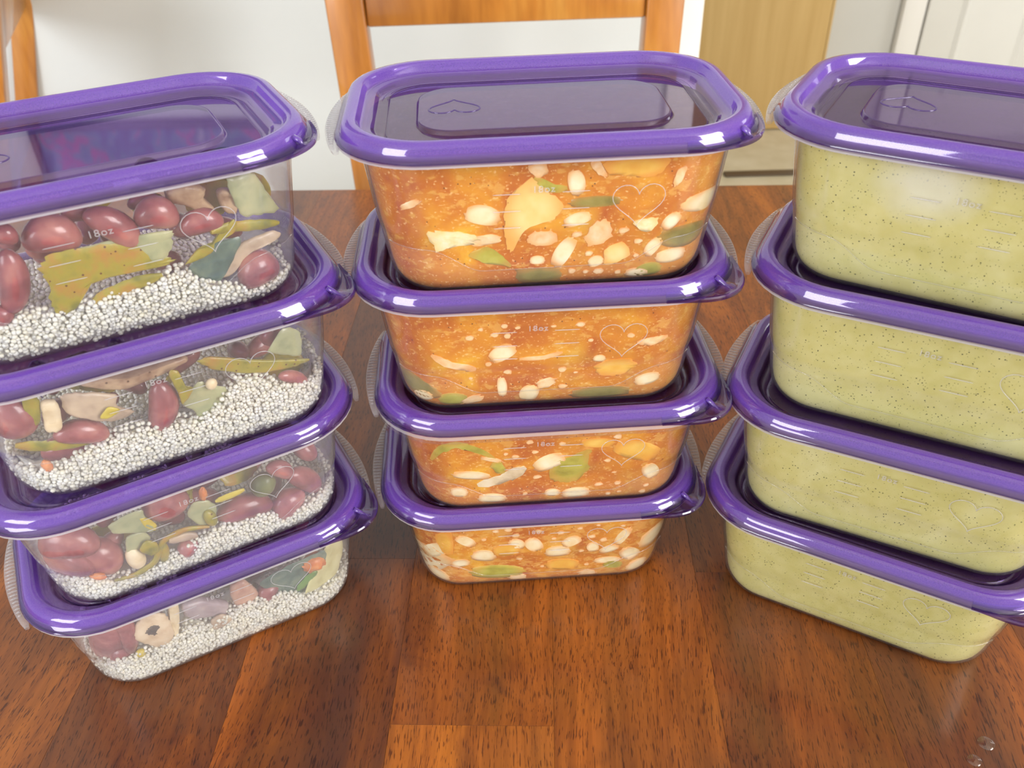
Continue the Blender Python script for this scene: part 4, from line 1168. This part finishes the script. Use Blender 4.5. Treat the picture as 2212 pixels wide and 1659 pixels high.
 ('s','crumb',(-1.6,-41.3,30.3),0.0,([(-10.4,-0.1),(-0.0,0.0),(8.6,2.7)],2.7),0,'thin pale slice in the centre'),
 ('p','squash',(30.7,-40.0,22.6),0.0,[(-10.7,0.7),(-3.5,4.0),(6.1,4.2),(11.3,0.4),(2.4,-4.9),(-5.6,-4.6)],0,'yellow potato slice right of centre'),
 ('s','crumb',(45.4,-42.1,36.5),2.7,([(-6.0,-0.3),(-0.0,0.0),(7.7,1.5)],4.3),0,'long pale slice near the right end'),
 ('e','crumb',(-0.2,-37.0,14.9),0.0,(4.2,2.9,23),0,'pale crumble below the centre'),
 ('e','pepperd',(25.3,-34.9,4.4),0.0,(12.8,4.1,1),0,'long dark green pepper at the bottom'),
 ('p','pepperd',(-58.0,-33.3,12.6),-41.9,[(-12.1,3.3),(-1.4,7.7),(8.4,2.2),(11.9,-3.8),(1.2,-5.5),(-8.5,-4.0)],0,'dark green pepper in the lower left corner'),
 ('e','pepper',(-42.3,-35.5,6.5),0.0,(6.1,4.3,-4),0,'green pepper piece at the bottom left'),
 ('e','crumb',(-33.8,-36.1,5.3),0.0,(4.7,2.6,24),-1,'pinkish pale crumble at the bottom'),
],
'M3': [
 ('e','white',(-1.8,-39.8,33.9),0.0,(7.6,5.0,30),0,'white bean on the green pepper square'),
 ('e','white',(-39.2,-38.8,27.4),0.0,(8.4,3.1,-11),0,'flat white bean at left'),
 ('e','white',(11.9,-36.5,9.8),0.0,(6.5,4.0,3),0,'white bean at the bottom right of centre'),
 ('e','white',(0.1,-36.5,11.1),0.0,(3.6,2.8,-6),0,'small white bean at the bottom centre'),
 ('e','white',(-29.8,-36.4,9.4),0.0,(6.5,3.6,-6),0,'white bean at the bottom under the cream stem'),
 ('e','white',(-45.6,-36.7,15.1),-5.6,(3.9,3.6,1),0,'stubby white bean at the bottom left'),
 ('e','white',(47.8,-37.4,22.4),11.2,(4.2,5.5,30),0,'white bean at the right end'),
 ('s','cream',(-24.2,-39.8,23.4),0.0,([(-12.5,-3.9),(0.0,-0.0),(11.0,7.8)],8.2),0,'curved cream slice below the centre'),
 ('p','pepper',(8.4,-41.2,28.5),0.0,[(-9.7,-6.5),(-8.0,4.0),(0.4,8.1),(9.1,12.2),(9.2,-0.3),(2.8,-9.1),(-3.9,-9.2)],0,'big green pepper square'),
 ('s','pepper',(-45.4,-43.4,49.8),-1.9,([(-12.7,-13.5),(-8.1,-4.9),(0.0,0.0),(11.5,-6.0),(17.8,-11.7)],4.5),0,'arched green pepper strip at left'),
 ('s','pepper',(-26.4,-41.5,32.6),0.0,([(-1.8,3.6),(-0.0,0.0),(2.2,-5.1)],6.5),0,'short green pepper strip beside the cream slice'),
 ('e','squash',(40.1,-39.2,38.8),0.0,(11.0,6.4,-23),1,'yellow potato lump in the upper right'),
 ('e','squash',(20.9,-40.2,45.6),0.0,(7.5,3.2,-5),1,'yellow potato sliver under the lid'),
 ('e','crumb',(-29.4,-41.2,38.2),0.0,(4.4,1.4,-19),-1,'thin pale sliver on the green strip'),
],
'M4': [
 ('e','white',(-4.8,-40.1,36.1),0.0,(4.5,5.4,26),0,'plump white bean near the top,left of centre'),
 ('e','white',(7.8,-39.2,28.5),0.0,(6.1,4.9,2),0,'large white bean in the centre'),
 ('e','white',(14.9,-39.9,36.8),0.0,(4.9,4.0,34),0,'white bean under the lid near the centre'),
 ('e','white',(58.1,-34.3,30.8),40.2,(8.9,8.3,2),0,'long white bean in the upper right corner'),
 ('e','white',(46.5,-37.8,22.2),7.5,(5.0,5.9,43),0,'round white bean at the right'),
 ('e','white',(35.2,-38.9,27.8),0.0,(5.0,3.1,27),0,'slim white bean right of centre'),
 ('e','white',(35.0,-37.2,17.7),0.0,(6.6,2.7,0),0,'flat white bean low at the right'),
 ('e','white',(-40.3,-40.7,42.6),0.0,(5.5,3.4,-42),0,'white bean under the lid at left'),
 ('e','white',(-55.6,-36.2,31.9),-31.9,(10.9,4.5,44),0,'white bean at the left end'),
 ('e','white',(-31.4,-39.0,28.8),0.0,(6.0,5.2,-14),0,'white bean above the green pepper'),
 ('e','white',(26.6,-39.4,30.7),0.0,(3.3,3.8,10),0,'small white bean right of the centre'),
 ('e','white',(50.9,-34.6,8.2),22.9,(6.0,5.5,-15),0,'white bean at the lower right'),
 ('e','white',(-59.6,-27.7,9.4),-56.8,(18.7,10.9,38),0,'white bean at the lower left'),
 ('e','white',(41.9,-40.2,38.3),0.0,(7.0,2.9,64),0,'leaning white bean behind the heart'),
 ('e','white',(-54.5,-31.5,4.9),-37.5,(6.4,5.7,14),0,'white bean at the bottom left corner'),
 ('e','white',(-44.2,-38.0,23.3),-0.9,(4.7,3.5,11),0,'white bean left of the green pepper'),
 ('e','white',(-13.8,-40.1,37.7),0.0,(4.4,3.6,-47),0,'small white bean under the lid,left of centre'),
 ('e','squash',(10.8,-37.1,16.3),0.0,(8.4,5.0,-6),0,'yellow potato slice below the centre'),
 ('e','squash',(-19.3,-39.4,32.6),0.0,(6.8,4.8,1),0,'yellow potato slice above the green pepper'),
 ('p','squash',(-50.6,-41.8,40.7),-14.6,[(-4.9,5.6),(3.8,9.0),(3.2,-7.8),(-2.1,-7.2)],0,'yellow potato stick at the left'),
 ('e','pepper',(-24.5,-36.7,13.3),0.0,(13.4,6.2,-6),0,'long green pepper at the bottom'),
 ('e','pepper',(38.3,-36.7,13.3),0.0,(4.8,3.3,-6),0,'small green pepper bit at the right'),
 ('e','crumb',(-13.4,-35.3,5.5),0.0,(4.4,3.7,-7),0,'pale crumble at the bottom centre'),
 ('e','crumb',(24.7,-35.2,5.0),0.0,(4.4,3.3,-7),0,'pale crumble at the bottom,right of centre'),
],
}
PROFILE = {'L1': [(-41.7, 20.9), (-28.8, 18.8), (-21.3, 18.8), (-13.3, 20.0), (-0.1, 19.7), (7.5, 20.6), (14.2, 22.3), (19.5, 24.0), (22.0, 20.9), (25.3, 15.1), (37.5, 9.6), (43.8, 5.9), (54.4, 6.0), (59.9, 4.4)], 'L2': [(-54.4, 17.7), (-43.7, 16.3), (-34.0, 21.6), (-24.3, 24.1), (-13.8, 24.0), (-1.3, 23.2), (6.9, 19.7), (16.3, 24.6), (23.1, 30.5), (26.5, 33.9), (33.6, 34.0), (39.9, 28.5), (46.7, 23.5), (57.2, 18.6)], 'L3': [(-56.1, 22.1), (-44.2, 13.7), (-32.7, 11.0), (-19.7, 13.1), (-13.2, 13.9), (-5.3, 17.1), (4.5, 21.4), (17.4, 19.9), (25.9, 20.1), (34.7, 9.6), (46.0, 13.5), (55.4, 14.5), (64.0, 13.1)], 'L4': [(-53.5, 23.2), (-42.0, 25.0), (-33.8, 24.9), (-25.8, 27.2), (-19.3, 30.0), (-10.1, 24.4), (1.9, 28.5), (10.2, 30.5), (18.7, 27.8), (27.8, 26.7), (39.5, 15.9), (49.3, 14.7), (60.6, 16.1)]}
def place_item(key, it, idx):
    s, i = key[0], 5 - int(key[1])
    typ, kind, P, yaw, geo, layer, lab = it
    name, cat = KNAME[kind]
    seed = hash((key, idx)) if False else (ord(s) * 100 + i * 31 + idx * 7)
    if typ == 'e':
        a, b, an = geo
        k_ = 1.25e-3 if s == 'M' else 1e-3
        a, b = a * k_, b * k_
        if a < b: a, b, an = b, a, an + 90
        c = min(b * 0.85, .0075)
        if s == 'M': c = min(b * 0.8, .0045)
        vf = bean_vf(a, b, c, KIN.get(name, 0.1))
        half = c
        ca, sa = math.cos(R_(an)), math.sin(R_(an))
        v = [Vector((p.x * ca - p.z * sa, p.y, p.x * sa + p.z * ca)) for p in vf[0]]
        if kind in ('crumb', 'orange', 'cheese'):
            rr = random.Random(seed); v = [p * (1 + rr.uniform(-.16, .16)) for p in v]
        vf = (v, vf[1])
    else:
        half = THICK.get(kind, 2) * 0.5e-3
        if typ == 'p': vf = blob_vf([(x * (1.1e-3 if s == 'M' else 1e-3), z * (1.1e-3 if s == 'M' else 1e-3)) for x, z in geo], half * 2, seed, 0.10 if kind in ('crumb', 'cheese') else 0.045)
        else: vf = strip_vf([(x * 1e-3, z * 1e-3) for x, z in geo[0]], geo[1] * 1e-3, half * 2, seed)
    tilt = R_(6.4) if P[2] > 12 else R_(11)
    yw = R_(yaw)
    rot = Matrix.Rotation(yw, 3, 'Z') @ Matrix.Rotation(tilt, 3, 'X')
    n = rot @ Vector((0, 1, 0))                       # points into the tub
    base = Vector(P) * 1e-3
    V = [rot @ p for p in vf[0]]
    # push the piece inwards until no vertex pokes through the inner face of the wall
    clear = (.0010 if s == 'L' else .00120) + (max(layer, 0)) * .0011
    def depth(off_):
        worst = 1e9
        for p in V[::2]:
            q = base + n * off_ + p
            hx, hy, r = wall_ring(min(max(q.z, .0012), .06), .0)
            qx, qy = abs(q.x) - hx + r, abs(q.y) - hy + r
            sd = math.hypot(max(qx, 0), max(qy, 0)) + min(max(qx, qy), 0) - r
            worst = min(worst, -sd)
        return worst
    o_ = -.012
    lo_, hi_ = -.012, .03
    for _ in range(16):
        mid = (lo_ + hi_) / 2
        if depth(mid) < clear: lo_ = mid
        else: hi_ = mid
    base = base + n * hi_
    zmin = min((base + p).z for p in V); zmax = max((base + p).z for p in V)
    if zmin < .0026: base.z += .0026 - zmin
    if zmax > .0612: base.z -= zmax - .0612
    if s == 'M':
        # pieces pressed against the clear wall: their fronts lie flat along it
        inv = rot.transposed(); nv = []
        for p in vf[0]:
            if p.y < -0.30 * half:
                p = Vector((p.x, -0.3 * half, p.z)); q0 = base + rot @ p
                lo2, hi2 = -.014, .02
                for _ in range(14):
                    mid = (lo2 + hi2) / 2; q = q0 + n * mid
                    hx, hy, r = wall_ring(min(max(q.z, .0012), .06), .0)
                    qx, qy = abs(q.x) - hx + r, abs(q.y) - hy + r
                    if -(math.hypot(max(qx, 0), max(qy, 0)) + min(max(qx, qy), 0) - r) < .00118 - 0.00006 * max(-layer, 0): lo2 = mid
                    else: hi2 = mid
                p = p + Vector((0, hi2, 0))
            nv.append(p)
        vf = (nv, vf[1])
    w, a = world_of(s, i, base)
    o = mesh_obj(name, vf[0], vf[1], FM[kind], sharp=70, loc=w, rot=(Matrix.Rotation(a, 3, 'Z') @ rot).to_euler())
    tub_name = {4: 'top', 3: 'second', 2: 'third', 1: 'bottom'}[i]
    tag(o, f'{lab}, {tub_name} {PH[s]} tub', cat, GROUPS[s].format(tub_name))
    PLACED.setdefault(key, []).append((base, max(p.length for p in vf[0])))
    if kind == 'mushslice':
        g = [(x * .42e-3 + .0003, z * .30e-3 + .0018) for x, z in geo]
        v, f = blob_vf(g, .0012, seed + 1, .12)
        mesh_obj('gills', [p + Vector((0, -half * 0.9, 0)) for p in v], f, FM['gill'], o, sharp=70)
    return o
for key, items in ITEMS.items():
    for idx, it in enumerate(items): place_item(key, it, idx)
# small crumbles of tofu and potato pressed against the front wall of each stew tub, too alike to tell apart
for n_ in range(1, 5):
    key = f'M{n_}'; rng = random.Random(70 + n_); got = []
    tn = {1: 'top', 2: 'second', 3: 'third', 4: 'bottom'}[n_]
    tries = 0
    while len(got) < (22 if n_ == 1 else 16) and tries < 3000:
        tries += 1
        x = rng.uniform(-42, 48) if n_ != 1 else rng.uniform(-8, 48)
        z = rng.uniform(6, 30) if n_ == 1 else rng.uniform(6, 50)
        p = Vector((x, inner_y(x * 1e-3, z * 1e-3, 0) * 1e3 + 3, z))
        if any((Vector((p.x, 0, p.z)) - q).length < 5 for q in got): continue
        if any((Vector((p.x, 0, p.z)) - Vector((bb.x, 0, bb.z)) * 1e3).length < rr * 1e3 * 0.85 + 1.5 for bb, rr in PLACED.get(key, [])): continue
        got.append(Vector((p.x, 0, p.z)))
        a = rng.uniform(1.0, 2.3)
        pl = [(a * rng.uniform(.7, 1.2) * math.cos(k * 1.047), a * rng.uniform(.5, .9) * math.sin(k * 1.047)) for k in range(6)]
        o = place_item(key, ('p', 'crumb', tuple(p), 0.0, pl, 0, 'tiny pale crumble pressed against the front wall'), 200 + len(got))
        o['group'] = f'tiny crumbles in the {tn} stew tub'
# quinoa beds, then the beans and peppers that fill the tubs behind the front row
DEEP = [('red', 'kidney_bean', 'bean', 'dark kidney bean'), ('olive', 'green_pepper_piece', 'pepper', 'olive pepper piece')]
for n_ in range(1, 5):
    key = f'L{n_}'; i = 5 - n_
    H = quinoa(i, PROFILE[key])
    rng = random.Random(40 + n_)
    got = []
    tries = 0
    tn = {4: 'top', 3: 'second', 2: 'third', 1: 'bottom'}[i]
    while len(got) < 20 and tries < 6000:
        tries += 1
        a, b = rng.uniform(.0085, .0105), rng.uniform(.0052, .0062)
        x = rng.uniform(-.055, .055); y = rng.uniform(-.036, -.004)
        z0 = 0.36 * H(x)
        z = rng.uniform(min(z0 + b, .050), .0545)
        hx, hy, r = wall_ring(z, a + .0015)
        if abs(x) > hx or abs(y) > hy: continue
        p = Vector((x, y, z))
        if any((p - q).length < .0115 for q in got): continue
        if any((p - q).length < min(rr * 0.75, .010) + .006 for q, rr in PLACED.get(key, [])): continue
        got.append(p)
        kind, nm, cat, lb = DEEP[1 if len(got) % 4 == 0 else 0]
        if kind == 'red': vf = bean_vf(a, b, b * .85, 1)
        else: vf = blob_vf([(-.009, -.005), (.002, -.007), (.010, -.003), (.008, .005), (-.002, .007), (-.010, .004)], .0016, 5 * len(got))
        w, an = world_of('L', i, p)
        o = mesh_obj(nm, vf[0], vf[1], FM[kind], sharp=70, loc=w, rot=(rng.uniform(-.7, .7), rng.uniform(-.6, .6), rng.uniform(0, 6.28)))
        tag(o, f'{lb} deep inside the {tn} quinoa tub behind its front row', cat, f'{lb}s deep in the {tn} quinoa tub')

# ---------------------------------------------------------------- water drops on the table
def drop(x, y, r, lab):
    V, Fc = [], []
    N = 14; prof = [(1.0, 0.0), (.96, .12), (.8, .26), (.5, .38), (.2, .43)]
    rings_ = [[Vector((r * q * math.cos(2 * math.pi * k / N) * (1 + .1 * math.cos(4 * math.pi * k / N)), r * q * math.sin(2 * math.pi * k / N), r * z * .55 + .00002)) for k in range(N)] for q, z in prof]
    o = mesh_obj('water_drop', *loft(rings_, cap_start=True, cap_end=True), M_WATER, loc=(x, y, 0))
    tag(o, lab, 'water drop')
drop(.2125, .2165, .0036, 'large water drop on the table in front of the right stack')
drop(.2035, .2085, .0030, 'smaller water drop nearer the front edge, beside the large one')
